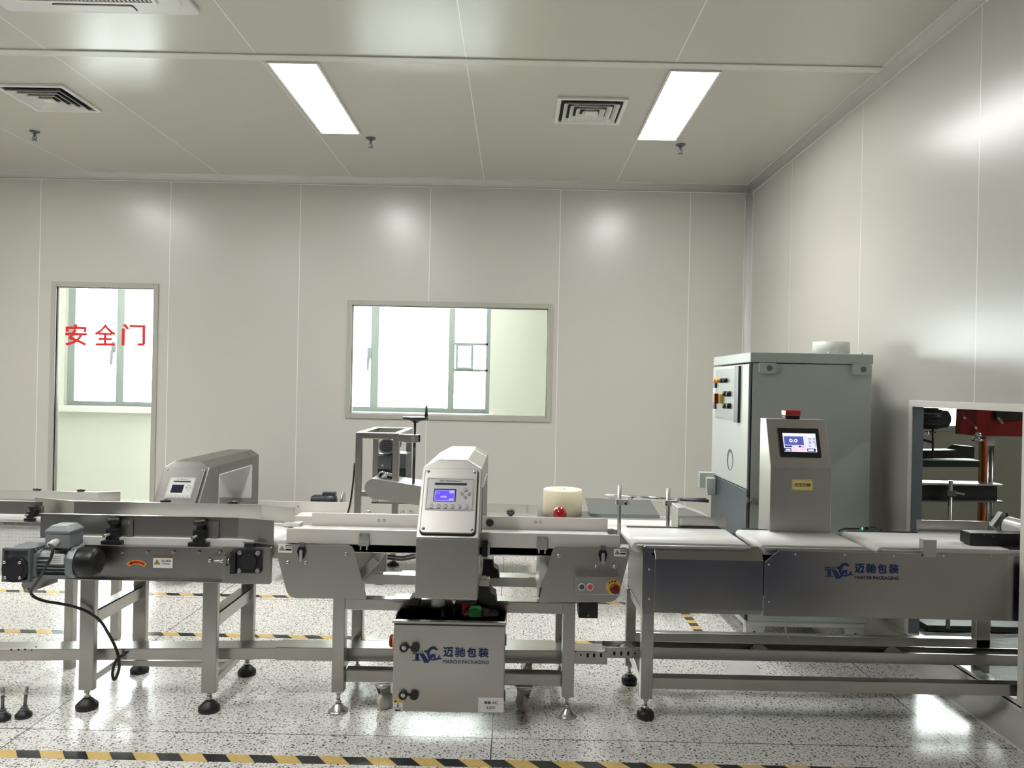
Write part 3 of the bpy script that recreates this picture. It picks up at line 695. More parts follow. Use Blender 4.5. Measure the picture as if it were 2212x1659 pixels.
def gear_motor(t):
    Yf = 2.905; q = front(Yf)
    u0, u1, v0, v1 = R(3, 1184, 65, 1258, Yf)
    g = MB('gear grey').box(u0 + 0.006, u1 - 0.006, Yf + 0.012, 3.045, v0 + 0.006, v1 - 0.006).frame(q, u0, u1, v0, v1, 0.010, -0.02, 0)
    for i in range(5): g.box(u1 - 0.006, u1 + 0.002, Yf + 0.035 + i * 0.02, Yf + 0.041 + i * 0.02, v0 + 0.01, v1 - 0.01)
    g = g.build('gearbox', t, 0.003)
    c = at(32, 1230, Yf); b = MB('black paint').disc(q, c.x, c.z, 0.0495, -0.012, 0.004, 32).disc(q, c.x, c.z, 0.036, 0.004, 0.006, 32); b.m('chrome')
    for px, py in ((12, 1214), (45, 1214.5), (13, 1247), (45, 1247.5)): e = at(px, py, Yf); b.ring(q, e.x, e.z, 0.0025, 0.006, 0.0, 0.009, 12)
    b.build('gearbox_cover', g)
    ya = 2.975; ax = at(120, 1213, ya); z = ax.z; xx = lambda px: X(px, 1213, ya)
    b = MB('motor grey').lathe((xx(66), ya, z), (9, ya, z), [(0, 0.048), (0.006, 0.055), (0.02, 0.056), (0.028, 0.050), (0.05, 0.049)], 32)
    b.lathe((xx(93), ya, z), (9, ya, z), [(0, 0.044), (xx(157) - xx(93), 0.044)], 32)
    n = 22
    for i in range(n):
        a_ = 2 * math.pi * i / n; d = Vector((0, math.cos(a_), math.sin(a_)))
        if d.z > 0.75: continue
        b.bar(Vector((xx(96), ya, z)) + d * 0.047, Vector((xx(156), ya, z)) + d * 0.047, 0.003, 0.012, d)
    b.box(xx(88), xx(95), ya - 0.05, ya + 0.05, z - 0.05, z + 0.04); b.box(xx(100), xx(158), ya - 0.045, ya + 0.045, z - 0.058, z - 0.044)
    b = b.build('motor_body', t, 0.0015)
    h = MB('motor grey'); pl = Plane((xx(157), ya, z), (0, 1, 0), (0, 0, 1)); o8 = [(0.055 * cx, 0.055 * cz) for cx, cz in ((1, .45), (.5, 1.12), (-.5, 1.12), (-1, .45), (-1, -.6), (-.6, -1), (.6, -1), (1, -.6))]
    h.poly(pl, o8, 0, xx(174) - xx(157)).build('end_shield', b, 0.003)
    MB('black plastic').lathe((xx(173), ya, z + 0.002), (9, ya, z), [(0, 0.056), (0.010, 0.058), (0.060, 0.056), (0.074, 0.048), (0.078, 0.036), (0.078, 0)], 36).build('fan_cover', b)
    x0, x1, zz0, zz1 = R(97, 1152, 150, 1184, ya - 0.045)
    k = MB('motor grey').box(x0, x1, ya - 0.045, ya + 0.05, zz0, zz1 - 0.004)
    lid = [(x0 - 0.002, ya - 0.047, zz1 - 0.003), (x1 + 0.002, ya - 0.047, zz1 - 0.003), (x1 + 0.002, ya + 0.052, zz1 - 0.003), (x0 - 0.002, ya + 0.052, zz1 - 0.003)]
    top = [(x0 - 0.002, ya - 0.047, zz1 + 0.008), (x1 + 0.002, ya - 0.047, zz1 + 0.008), (x1 + 0.002, ya + 0.052, zz1 + 0.008), (x0 - 0.002, ya + 0.052, zz1 + 0.008), (x0 + 0.018, ya - 0.036, zz1 + 0.028), (x1 - 0.018, ya - 0.036, zz1 + 0.028), (x1 - 0.018, ya + 0.04, zz1 + 0.028), (x0 + 0.018, ya + 0.04, zz1 + 0.028)]
    k.add(lid + top, [(3, 2, 1, 0), (0, 1, 5, 4), (1, 2, 6, 5), (2, 3, 7, 6), (3, 0, 4, 7), (4, 5, 9, 8), (5, 6, 10, 9), (6, 7, 11, 10), (7, 4, 8, 11), (8, 9, 10, 11)])
    k.build('terminal_box', b, 0.003)
    gl = at(122, 1171, ya - 0.05); d = Vector((-0.012, -0.03, -0.004)); MB('white plastic').cyl(gl + Vector((0, 0.01, 0)), gl + d * 0.5, 0.014, 6).cyl(gl + d * 0.4, gl + d, 0.012, 16, 0.009).build('cable_gland', b)
    u0, u1, v0, v1 = R(106, 1197, 137, 1219, ya - 0.057); m = MB('paper white').box(u0, u1, ya - 0.0575, ya - 0.050, v0, v1); qq = front(ya - 0.0575); m.m('ink black')
    for i in range(4): vv = v0 + (v1 - v0) * (.2 + .18 * i); m.flat(qq, [(u0 + .006, vv), (u1 - .008, vv), (u1 - .008, vv + .0012), (u0 + .006, vv + .0012)], .0006)
    m.build('rating_plate', b)
    pts = [gl + d * 0.9] + [at(a_, b_, y_) for a_, b_, y_ in ((114, 1185, 2.88), (109, 1207, 2.87), (96, 1230, 2.88), (78, 1260, 2.93), (67, 1275, 2.97), (72, 1288, 2.99), (95, 1298, 3.0), (130, 1304, 3.01), (165, 1312, 3.02), (195, 1325, 3.035), (218, 1343, 3.06), (236, 1372, 3.09), (248, 1395, 3.10), (256, 1420, 3.10), (257, 1445, 3.10), (248, 1468, 3.10), (243, 1458, 3.10), (246, 1438, 3.10), (255, 1422, 3.105), (272, 1412, 3.115))]
    MB('black rubber').tube(pts, 0.0058, 10, 6).build('power_cable', t)
gear_motor(LC)

# ------------------------------------------------------------------ feeder conveyor at the left edge
def feeder():
    t = thing('belt_conveyor', 'feeder belt conveyor at the left edge with dimpled white panel behind the gear motor', 'conveyor', (-2.75, 3.68, 0)); xl, xr = -3.5, -2.0
    MB('stainless steel').box(xl, xr, 3.45, 3.454, 0.664, 0.685).box(xl, xr, 3.435, 3.452, 0.681, 0.685).m('zinc bolt').add([], []).build('side_plate', t, 0.001)
    m = MB('zinc bolt')
    for px in (7, 37, 68): hexbolt(m, front(3.45), X(px, 1130, 3.45), Z(px, 1130, 3.45), 0.007, 0.01)
    m.build('bolts', t)
    MB('stainless steel').box(xl, xr, 3.926, 3.93, 0.60, 0.685).build('side_plate', t, 0.001)
    MB('belt white').box(xl, xr, 3.456, 3.922, 0.66, 0.703).build('belt', t, 0.012)
    c = MB('stainless steel'); c_rail(c, [(-3.5, 3.49), (X(92, 1100, 3.49), 3.49)], 0.710, 0.768, 0.01, -1); c.build('guide_rail', t)
    c = MB('stainless steel'); c_rail(c, [(-3.5, 3.93), (X(212, 1075, 3.93), 3.93), (X(260, 1075, 3.98), 3.98)], 0.693, 0.750, 0.012, 1); c.build('guide_rail', t)
    rail_clamp(t, X(67, 1118, 3.46), 3.465, 0.686, 0.62)
    MB('dimpled white').box(xl, xr, 3.462, 3.468, 0.43, 0.667).build('dimpled_panel', t)
    x = X(145, 1440, 3.47); MB('upright steel').box(x - 0.02, x + 0.02, 3.47, 3.51, 0.0, 0.64).build('leg', t, 0.003)
    MB('upright steel').box(x - 0.02, x + 0.02, 3.87, 3.91, 0.0, 0.64).build('leg', t, 0.003)
    MB('upright steel').box(-3.3, -3.26, 3.47, 3.51, 0.0, 0.64).build('leg', t, 0.003); MB('upright steel').box(-3.3, -3.26, 3.87, 3.91, 0.0, 0.64).build('leg', t, 0.003)
    for px in (80, 175):
        xx = X(px, 1060, 3.96); MB('black plastic').lathe((xx, 3.96, 0.70), (xx, 3.96, 9), [(0, 0.012), (0.045, 0.012), (0.053, 0.02), (0.060, 0.018), (0.062, 0)], 14).box(xx - 0.02, xx + 0.02, 3.935, 3.985, 0.66, 0.70).build('rail_clamp', t)
feeder()

# ------------------------------------------------------------------ metal detectors
def detector_panel(parent, P, w_, h_, on):
    """control panel in the plane P, lower left at 0,0"""
    m = MB('panel silver').rr(P, 0, w_, 0, h_, 0.006, 0, 0.002)
    m.m('gear grey').frame(P, w_ * .025, w_ * .975, h_ * .03, h_ * .97, 0.0016, 0.0, 0.0026); m.m('panel silver').rr(P, w_ * .04, w_ * .96, h_ * .045, h_ * .955, 0.004, 0, 0.0024)
    n0 = 0.003; m.m('ink black').text(P, 'IMD-I Metal Detector', w_ * .5, h_ * .90, h_ * .055, w_ * .46, n0, .01)
    rc = lambda a_, b_, c_, d_, n_=n0: m.flat(P, [(w_ * a_, h_ * c_), (w_ * b_, h_ * c_), (w_ * b_, h_ * d_), (w_ * a_, h_ * d_)], n_)
    rc(.17, .835, .765, .835)
    for u in (.136, .285, .425, .57, .715, .86): rc(u - .03, u + .03, .035, .048)
    m.build('control_panel', parent); pan = parent
    s_ = MB('ink black'); s_.flat(P, [(w_ * .165, h_ * .255), (w_ * .625, h_ * .255), (w_ * .625, h_ * .645), (w_ * .165, h_ * .645)], n0)
    f = lambda a_, b_, c_, d_, n_: s_.flat(P, [(w_ * a_, h_ * c_), (w_ * b_, h_ * c_), (w_ * b_, h_ * d_), (w_ * a_, h_ * d_)], n_)
    if on:
        s_.m('lcd pale'); f(.185, .595, .275, .610, .0034); s_.m('lcd blue'); f(.197, .583, .292, .592, .0037)
        s_.m('lcd pale').text(P, '01', w_ * .24, h_ * .515, h_ * .09, w_ * .08, .004); f(.31, .435, .365, .425, .004); f(.485, .595, .505, .60, .004); f(.485, .575, .295, .35, .004)
    else: s_.m('dark lcd'); f(.185, .600, .275, .625, .0034)
    s_.build('display', pan)
    for u, v in ((.82, .62), (.745, .51), (.895, .505), (.82, .395), (.136, .118), (.285, .118), (.425, .118), (.57, .118), (.715, .118), (.86, .118)):
        k = MB('key white').disc(P, w_ * u, h_ * v, w_ * .030, n0, n0 + .0012, 18).m('ink black').ring(P, w_ * u, h_ * v, w_ * .032, w_ * .037, n0, n0 + .0012, 18)
        if v > .3: k.flat(P, [(w_ * u - .0025, h_ * v - .0025), (w_ * u + .0025, h_ * v - .0025), (w_ * u + .0025, h_ * v + .0025), (w_ * u - .0025, h_ * v + .0025)], n0 + .0015)
        else: k.flat(P, [(w_ * u - .003, h_ * v - .001), (w_ * u + .003, h_ * v - .001), (w_ * u + .003, h_ * v + .001), (w_ * u - .003, h_ * v + .001)], n0 + .0015)
        k.build('button', pan)
def detector_head(t, x0, x1, yb, yt, yr, zlow, zb, zs, ztop, ch, ap, mat, on, door_v, pan, scr):
    """x0..x1 width; front face leans from (yb, zb) to (yt, zs); ztop with chamfers ch; ap: y0,y1,z0,z1 of the tunnel"""
    m = MB(mat); dz = ztop - zs
    k = (yt - yb) / (zs - zb); ytop = yt + k * dz
    oct_ = [(x0, zs), (x0 + ch, ztop), (x1 - ch, ztop), (x1, zs)]
    # front column: lower box and leaning box
    ya, y2, za, z2 = ap
    m.box(x0, x1, yb, ya, zlow, zb)
    def hull(a_, b_): m.add(a_ + b_, [tuple(range(len(a_) - 1, -1, -1)), tuple(range(len(a_), 2 * len(a_)))] + [(i, (i + 1) % len(a_), len(a_) + (i + 1) % len(a_), len(a_) + i) for i in range(len(a_))])
    fa = [(x0, yb, zb), (x1, yb, zb), (x1, yt, zs), (x1 - ch, ytop, ztop), (x0 + ch, ytop, ztop), (x0, yt, zs)]
    fb = [(x0, ya, zb), (x1, ya, zb), (x1, ya, zs), (x1 - ch, ya, ztop), (x0 + ch, ya, ztop), (x0, ya, zs)]
    hull([Vector(v) for v in fa], [Vector(v) for v in fb])
    # bridge and rear column
    sec = lambda y, z0_: [Vector(v) for v in ((x0, y, z0_), (x1, y, z0_), (x1, y, zs), (x1 - ch, y, ztop), (x0 + ch, y, ztop), (x0, y, zs))]
    hull(sec(ya, z2), sec(y2, z2)); hull(sec(y2, zlow), sec(yr, zlow))
    m.box(x0, x1, ya, y2, zlow, za)
    h = m.build('detector_head', t, 0.004)
    m = MB('white plastic'); e = 0.004
    m.box(x0 - e, x1 + e, ya, ya + 0.006, za, z2).box(x0 - e, x1 + e, y2 - 0.006, y2, za, z2).box(x0 - e, x1 + e, ya, y2, z2 - 0.006, z2).build('tunnel_liner', h)
    v = Vector((0, yt - yb, zs - zb)); L = v.length; P = Plane((x0, yb, zb), (1, 0, 0), v); W = x1 - x0
    d = MB(mat).rr(P, W * .055, W * .935, door_v[0] * L, door_v[1] * L, 0.016, 0.003, 0.013).m('black rubber').rr(P, W * .045, W * .947, door_v[0] * L - 0.006, door_v[1] * L + 0.003, 0.018, -0.001, 0.005)
    d = d.build('front_door', h, 0.003)
    s_ = MB('zinc bolt')
    for uu in (.11, .88):
        for vv in (door_v[0] * L + 0.018, door_v[1] * L - 0.016): s_.lathe(P.p(W * uu, vv, 0.013), P.p(W * uu, vv, 1), [(0, 0.007), (0.003, 0.006), (0.005, 0.003), (0.0055, 0)], 12)
    s_.build('door_screws', d)
    u0, u1, v0, v1 = pan; Q = Plane(P.p(W * u0, L * v0, 0.0135), P.u, P.v)
    detector_panel(d, Q, W * (u1 - u0), L * (v1 - v0), on)
    return h

def front_detector():
    xc = -0.237; t = thing('metal_detector', 'stainless metal detector conveyor in the centre with lit blue screen and cabinet on legs', 'metal detector', (xc, 3.2, 0))
    detector_head(t, -0.372, -0.129, 2.90, 3.07, 3.78, 0.523, 0.757, 1.009, 1.043, 0.062, (3.10, 3.62, 0.60, 0.93), 'satin steel', True, (0.055, 0.985), (0.10, 0.895, 0.37, 0.835), None)
    # belt, side rails
    r = 0.022; zt = 0.712; xa, xb = -0.925, 0.410; prof = [(xb + r * math.sin(math.radians(a_)), zt - r + r * math.cos(math.radians(a_))) for a_ in range(0, 181, 15)] + [(xa - r * math.sin(math.radians(a_)), zt - r - r * math.cos(math.radians(a_))) for a_ in range(0, 181, 15)]
    MB('belt white').poly(front(3.02), prof, 0, -0.33, True).build('belt', t)
    for nm, x0, x1, y, z0, z1 in (('side_rail', -0.905, 0.432, 3.005, 0.703, 0.763), ('side_rail', -0.899, 0.427, 3.36, 0.703, 0.766)):
        m = MB('rail white').rr(front(y), x0, x1, z0, z1, 0.004, 0, -0.012)
        if y > 3.1:
            q = front(y); m.m('gear grey')
            for px, py in ((818, 1124), (830, 1124), (1157, 1128), (1168, 1128)): m.ring(q, X(px, py, y), Z(px, py, y), 0.0045, 0.0065, 0, 0.0015, 16)
        o = m.build(nm, t, 0.0015)
        if y > 3.1:
            c = at(1058, 1128.5, y); MB('black plastic').lathe((c.x, y + 0.002, c.z), (c.x, 0, c.z), [(0, 0.017), (0.012, 0.017), (0.018, 0.013), (0.019, 0)], 24).build('knob', o)
        else:
            for px, py in ((787, 1164), (1171, 1172)):
                c = at(px, py, y); k = MB('aluminium').box(c.x - 0.0205, c.x + 0.0205, y - 0.004, y, c.z - 0.022, c.z + 0.024).box(c.x - 0.0205, c.x + 0.0205, y - 0.014, y - 0.004, c.z - 0.026, c.z - 0.008); k.m('zinc bolt')
                for dx in (-0.012, 0.012): k.disc(front(y - 0.004), c.x + dx, c.z + 0.016, 0.006, 0, 0.004, 12).cyl((c.x + dx, y - 0.008, c.z - 0.042), (c.x + dx, y - 0.008, c.z - 0.026), 0.004, 8)
                k.build('rail_bracket', o)
            c = at(1051, 1165, y); MB('belt white').disc(front(y), c.x, c.z, 0.0175, 0, 0.002, 24).build('white_disc', o)
    m = MB('black paint').box(-0.89, 0.42, 3.02, 3.06, 0.672, 0.700).box(-0.89, 0.42, 3.30, 3.35, 0.672, 0.700).build('belt_bed', t)
    # side plates
    def plate(pix, y, th, nm='side_plate'):
        pts = [(at(a_, b_, y).x, at(a_, b_, y).z) for a_, b_ in pix]; return MB('satin steel').poly(front(y), pts, 0, -th)
    left = ((600, 1176), (752, 1177), (761, 1181), (766, 1190), (792, 1290), (790, 1294), (640, 1293), (627, 1289), (619, 1279), (596, 1192), (594, 1183))
    right = ((1200, 1181), (1352, 1182), (1359, 1186), (1361, 1194), (1341, 1272), (1337, 1288), (1330, 1296), (1318, 1301), (1166, 1302), (1163, 1299), (1193, 1190))
    for pix, bolts, latch, stk in ((left, ((748, 1197), (622, 1215), (661, 1216)), (652, 1193), (601, 1176.5, 631, 1194)), (right, ((1207, 1201), (1289, 1224), (1328, 1224)), (1302, 1200), (1326, 1186, 1353, 1202))):
        y = 2.99; m = plate(pix, y, 0.004); m.m('zinc bolt')
        for b_ in bolts: c = at(*b_, y); m.lathe((c.x, y, c.z), (c.x, 0, c.z), [(0, 0.008), (0.003, 0.008), (0.006, 0.005), (0.0065, 0)], 14)
        o = m.build('side_plate', t, 0.0015)
        q = front(y); c = at(*latch, y); k = MB('gear grey').box(c.x - 0.010, c.x + 0.010, y - 0.006, y, c.z + 0.022, c.z + 0.040)
        k.m('black plastic').poly(q, [(c.x - 0.012, c.z + 0.022), (c.x + 0.012, c.z + 0.022), (c.x + 0.018, c.z + 0.006), (c.x + 0.010, c.z - 0.022), (c.x - 0.010, c.z - 0.022), (c.x - 0.018, c.z + 0.006)], 0, 0.008)
        k.m('aluminium').rr(q, c.x - 0.006, c.x + 0.006, c.z - 0.034, c.z + 0.012, 0.004, 0.008, 0.015).build('latch', o, 0.001)
        u0, u1, v0, v1 = R(*stk, y); pinch_sticker(o, q, u0, u1, v0, v1)
        back = plate([(a_, b_) for a_, b_ in pix], y, 0.004)
        for i, v_ in enumerate(back.v): back.v[i] = Vector((v_.x, v_.y + 0.385, v_.z))
        back.build('side_plate', t)
    m = MB('white plastic'); y = 3.30                                # inner belt return seen through the gaps
    m.poly(Plane((0, 3.04, 0)), [(v.x, v.z) for v in (at(a_, b_, 3.04) for a_, b_ in ((1168, 1195), (1176, 1200), (1183, 1232), (1168, 1258), (1163, 1290), (1161, 1290), (1166, 1215)))], 0, -0.30).build('belt_return', t)
    a0, a1 = at(773, 1248, 3.15), at(822, 1196, 3.15); MB('stainless steel').bar(a0, a1, 0.20, 0.035).build('belt_guide', t, 0.002)
    MB('stainless steel').pb(818, 1182, 834, 1236, 3.30, 0.03).build('upright', t, 0.002)
    # switch box on the right plate
    x0, x1, z0, z1 = R(1243, 1247, 1340, 1285, 2.94); sb = MB('satin steel').box(x0, x1, 2.94, 2.99, z0, z1).build('switch_box', t, 0.003); q = front(2.94)
    for px, mat in ((1257, 'button green'), (1275, 'button red')):
        c = at(px, 1267.5, 2.94); MB('button ring').ring(q, c.x, c.z, 0.0105, 0.0145, 0, 0.006, 24).m(mat).disc(q, c.x, c.z, 0.0105, 0, 0.005, 24).build('push_button', sb)
    c = at(1325, 1268, 2.94); k = MB('yellow').disc(q, c.x, c.z, 0.029, 0, 0.003, 32).m('ink black')
    for a_ in (-42, -14, 14): k.flat(q, [(c.x + 0.024 * math.sin(math.radians(a_ + s)) + dx, c.z + 0.024 * math.cos(math.radians(a_ + s)) + dz) for s, dx, dz in ((0, -.003, -.003), (0, .003, -.003), (0, .003, .003), (0, -.003, .003))], .0034)
    k.m('stop red').lathe((c.x + 0.003, 2.937, c.z - 0.002), (c.x + 0.003, 0, c.z - 0.002), [(0, 0.011), (0.014, 0.011), (0.015, 0.020), (0.024, 0.019), (0.028, 0.013), (0.029, 0)], 28).build('emergency_stop', sb)
    m = MB('black paint'); x0, x1, z0, z1 = R(1250, 1301, 1292, 1336, 3.05); m.box(x0, x1, 3.05, 3.15, z0, z1); warn_triangle(m, front(3.05), x0 + 0.04, z0 + 0.012, 0.008); m.build('belt_motor', t, 0.004)
    # legs and beams
    legs = [(728, 3.06, 1510), (1226, 3.06, 1510), (769, 3.46, 1450), (1210, 3.46, 1450)]
    for px, y, py in legs: x = X(px, py, y); leg_with_foot(t, x - 0.025, x + 0.025, y, y + 0.05, 0.085, 0.472, 'silver', 0.040, 0.034)
    xl, xr = X(728, 1510, 3.06), X(1226, 1510, 3.06)
    for y in (3.06, 3.46): MB('stainless steel').box(xl + 0.025, xr - 0.025, y, y + 0.05, 0.425, 0.472).build('top_beam', t, 0.003)
    for y in (3.09, 3.46): MB('stainless steel').box(xl + 0.025, xr - 0.025, y, y + 0.05, 0.118, 0.168).build('lower_beam', t, 0.003)
    for x in (xl, xr):
        MB('stainless steel').box(x - 0.02, x + 0.02, 3.11, 3.46, 0.43, 0.47).build('side_beam', t, 0.003); MB('stainless steel').box(x - 0.015, x + 0.015, 3.11, 3.46, 0.155, 0.185).build('side_beam', t, 0.003)
    MB('stainless steel').box(X(850, 1310, 3.06), X(1098, 1310, 3.06), 3.055, 3.058, 0.430, 0.462).box(X(850, 1310, 3.06), X(1098, 1310, 3.06), 3.055, 3.13, 0.472, 0.476).build('deck_plate', t); MB('stainless steel').box(X(865, 1250, 3.46), X(1142, 1250, 3.46), 3.43, 3.52, 0.472, 0.476).build('deck_plate', t)
    def castor(px, py, y, ang):
        x = X(px, py, y); yc = y + 0.03; f = MB('zinc bolt').box(x - 0.035, x + 0.035, y, y + 0.06, 0.112, 0.118).lathe((x, yc, 0.112), (x, yc, -1), [(0, 0.030), (0.006, 0.034), (0.016, 0.030), (0.020, 0.020)], 24)
        a_ = Vector((math.cos(ang), math.sin(ang), 0)); d = Vector((-a_.y, a_.x, 0)); c = Vector((x, yc, 0.036)) + d * 0.012
        for s_ in (-1, 1): f.poly(Plane(Vector((x, yc, 0)) + a_ * s_ * 0.018, d, (0, 0, 1)), [(-0.026, 0.098), (0.026, 0.098), (0.022, 0.030), (0.004, 0.026)], -0.0015, 0.0015)
        f = f.build('castor', t, 0.001)
        MB('wheel cream').lathe(c - a_ * 0.014, c + a_, [(0, 0.012), (0.001, 0.030), (0.005, 0.036), (0.023, 0.036), (0.027, 0.030), (0.028, 0.012)], 32).m('zinc bolt').cyl(c - a_ * 0.022, c + a_ * 0.022, 0.007, 12).build('wheel', f)
    castor(824, 1505, 3.08, -0.9); castor(1132, 1510, 3.08, 0.55); castor(862, 1440, 3.47, 0.3); castor(1141, 1440, 3.47, 0.5)
    # mounts under the head
    for y, pix, dep in ((2.99, ((1028, 1309), (1073, 1309), (1070, 1287), (1060, 1281), (1056, 1268), (1034, 1268)), 0.10), (2.99, ((876, 1309), (905, 1309), (905, 1276), (898, 1276), (896, 1290), (884, 1296)), 0.10), (3.42, ((1038, 1249), (1079, 1249), (1076, 1231), (1067, 1225), (1064, 1208), (1044, 1208)), 0.08)):
        MB('black rubber').poly(front(y), [(v.x, v.z) for v in (at(a_, b_, y) for a_, b_ in pix)], 0, -dep).build('rubber_mount', t, 0.002)
    b = MB('black plastic').pb(1041, 1168, 1053, 1203, 2.985, 0.02).m('zinc bolt').pb(1053, 1176, 1058, 1200, 2.99, 0.01); b.build('photo_sensor', t, 0.001)
    MB('stainless steel').pb(1030, 1252, 1057, 1267, 2.99, 0.05).m('zinc bolt').pb(1040, 1246, 1050, 1253, 2.995, 0.02).build('mounting_bracket', t, 0.001)
    c = at(947, 1300, 2.99); MB('white plastic').cyl((c.x, 2.99, c.z - 0.012), (c.x, 2.99, 0.524), 0.028, 24).m('black rubber').cyl((c.x, 2.99, c.z - 0.02), (c.x, 2.99, c.z - 0.012), 0.030, 24).build('cable_gland', t)
    c = at(981, 1300, 2.96); MB('zinc bolt').cyl((c.x, 2.96, c.z - 0.018), (c.x, 2.96, 0.524), 0.009, 6).m('black rubber').tube([(c.x, 2.96, c.z - 0.016), (c.x, 2.965, 0.45), (c.x - 0.006, 2.975, 0.434)], 0.006).tube([at(958, 1306, 2.985), at(957, 1320, 2.97), at(959, 1338, 2.955), at(966, 1345, 2.95), at(972, 1338, 2.965), (c.x - 0.012, 2.975, 0.434)], 0.0055).build('sensor_cable', t)
    # control cabinet
    cx0, cx1, cz0, cz1 = R(848, 1349, 1090, 1540, 2.90)
    cab = MB('satin steel').box(cx0, cx1, 2.912, 3.06, cz0, cz1 + 0.012).build('control_cabinet', t, 0.003)
    q = front(2.90); MB('satin steel').box(cx0 + 0.002, cx1 - 0.002, 2.90, 2.912, cz0 + 0.002, cz1 - 0.003).build('cabinet_door', cab, 0.003)
    MB('satin steel').box(cx0 - 0.004, cx1 + 0.004, 2.892, 3.062, cz1 + 0.003, cz1 + 0.012).build('rain_lid', cab, 0.002)
    for px, py in ((873, 1398), (871, 1500.5)):
        c = at(px, py, 2.90); l_ = MB('black plastic').ring(q, c.x, c.z, 0.009, 0.0165, 0, 0.012, 28).m('chrome').disc(q, c.x, c.z, 0.0095, 0, 0.009, 20).m('zinc bolt').disc(q, c.x, c.z, 0.005, 0.009, 0.011, 8)
        l_.m('black plastic').poly(q, [(c.x + 0.015, c.z - 0.0025), (c.x + 0.030, c.z - 0.0025), (c.x + 0.030, c.z + 0.003), (c.x + 0.015, c.z + 0.003)], 0.003, 0.007)
        l_.poly(q, [(c.x + 0.043 + 0.0165 * math.cos(a_) * (1.1 if math.cos(a_) > 0 else 1), c.z + 0.0015 + 0.0165 * math.sin(a_)) for a_ in [i * math.pi / 5 for i in range(10)]], 0.006, 0.016).build('door_lock', cab)
    k = 166 * 2.90 / F / 1765; c = at(890, 1431, 2.90); lg = MB('ink navy'); logo(lg, q, c.x, c.z, k); lg.build('logo', cab)
    u0, u1, v0, v1 = R(1033, 1507, 1088, 1538, 2.90); s_ = MB('paper white').rr(q, u0, u1, v0, v1, 0.001, 0, 0.0007).m('ink black'); w_, h_ = u1 - u0, v1 - v0
    s_.text(q, '单相', u0 + w_ * .36, v0 + h_ * .66, h_ * .21, w_ * .26, .0012, .02).text(q, 'AC', u0 + w_ * .66, v0 + h_ * .66, h_ * .2, w_ * .22, .0012, .01).text(q, '220V', u0 + w_ * .5, v0 + h_ * .30, h_ * .2, w_ * .36, .0012, .01); s_.build('voltage_sign', cab)
    u0, u1, v0, v1 = R(849, 1510, 870, 1538, 2.90); s_ = MB('paper white').rr(q, u0, u1, v0, v1, 0.001, 0, 0.0007); w_, h_ = u1 - u0, v1 - v0
    s_.m('yellow').flat(q, [(u0 + .002, v0 + h_ * .74), (u1 - .002, v0 + h_ * .74), (u1 - .002, v0 + h_ * .96), (u0 + .002, v0 + h_ * .96)], .001).m('ink black').flat(q, [(u0 + w_ * .1, v0 + h_ * .77), (u0 + w_ * .4, v0 + h_ * .77), (u0 + w_ * .25, v0 + h_ * .93)], .0012)
    s_.flat(q, [(u0 + w_ * .46, v0 + h_ * .5), (u0 + w_ * .54, v0 + h_ * .5), (u0 + w_ * .54, v0 + h_ * .68), (u0 + w_ * .46, v0 + h_ * .68)], .0012).flat(q, [(u0 + w_ * .36, v0 + h_ * .5), (u0 + w_ * .5, v0 + h_ * .38), (u0 + w_ * .64, v0 + h_ * .5)], .0012).flat(q, [(u0 + .002, v0 + h_ * .31), (u1 - .002, v0 + h_ * .31), (u1 - .002, v0 + h_ * .34), (u0 + .002, v0 + h_ * .34)], .0012)
    s_.flat(q, [(u0 + w_ * .2, v0 + h_ * .08), (u1 - w_ * .2, v0 + h_ * .08), (u1 - w_ * .2, v0 + h_ * .2), (u0 + w_ * .2, v0 + h_ * .2)], .0012).build('earth_sticker', cab)
    z = Z(840, 1384, 2.97); MB('orange').lathe((cx0, 2.97, z), (-9, 2.97, z), [(0, 0.03), (0.010, 0.03), (0.011, 0.026)], 24).m('stop red').lathe((cx0 - 0.010, 2.97, z), (-9, 2.97, z), [(0, 0.024), (0.008, 0.026), (0.014, 0.020), (0.0145, 0)], 20).build('isolator_switch', cab)
    for py in (1380, 1500): c = at(1092, py, 2.95); MB('gear grey').box(cx1, cx1 + 0.005, 2.93, 2.945, c.z - 0.02, c.z + 0.02).build('hinge', cab)
    # red beacon on the far rail
    c = at(1209.5, 1112, 3.42); MB('lens red').lathe((c.x, 3.42, c.z - 0.02), (c.x, 3.42, 9), [(0, 0.032), (0.022, 0.032), (0.034, 0.030), (0.046, 0.024), (0.053, 0.015), (0.056, 0.006), (0.057, 0)], 32).m('black plastic').cyl((c.x, 3.42, 0.70), (c.x, 3.42, c.z - 0.02), 0.028, 24).box(c.x - 0.03, c.x + 0.03, 3.36, 3.42, 0.70, 0.706).build('warning_beacon', t)
    MB('aluminium').pb(612, 1130, 648, 1138, 3.36, 0.05).build('dead_plate', t, 0.001)
    return t
front_detector()

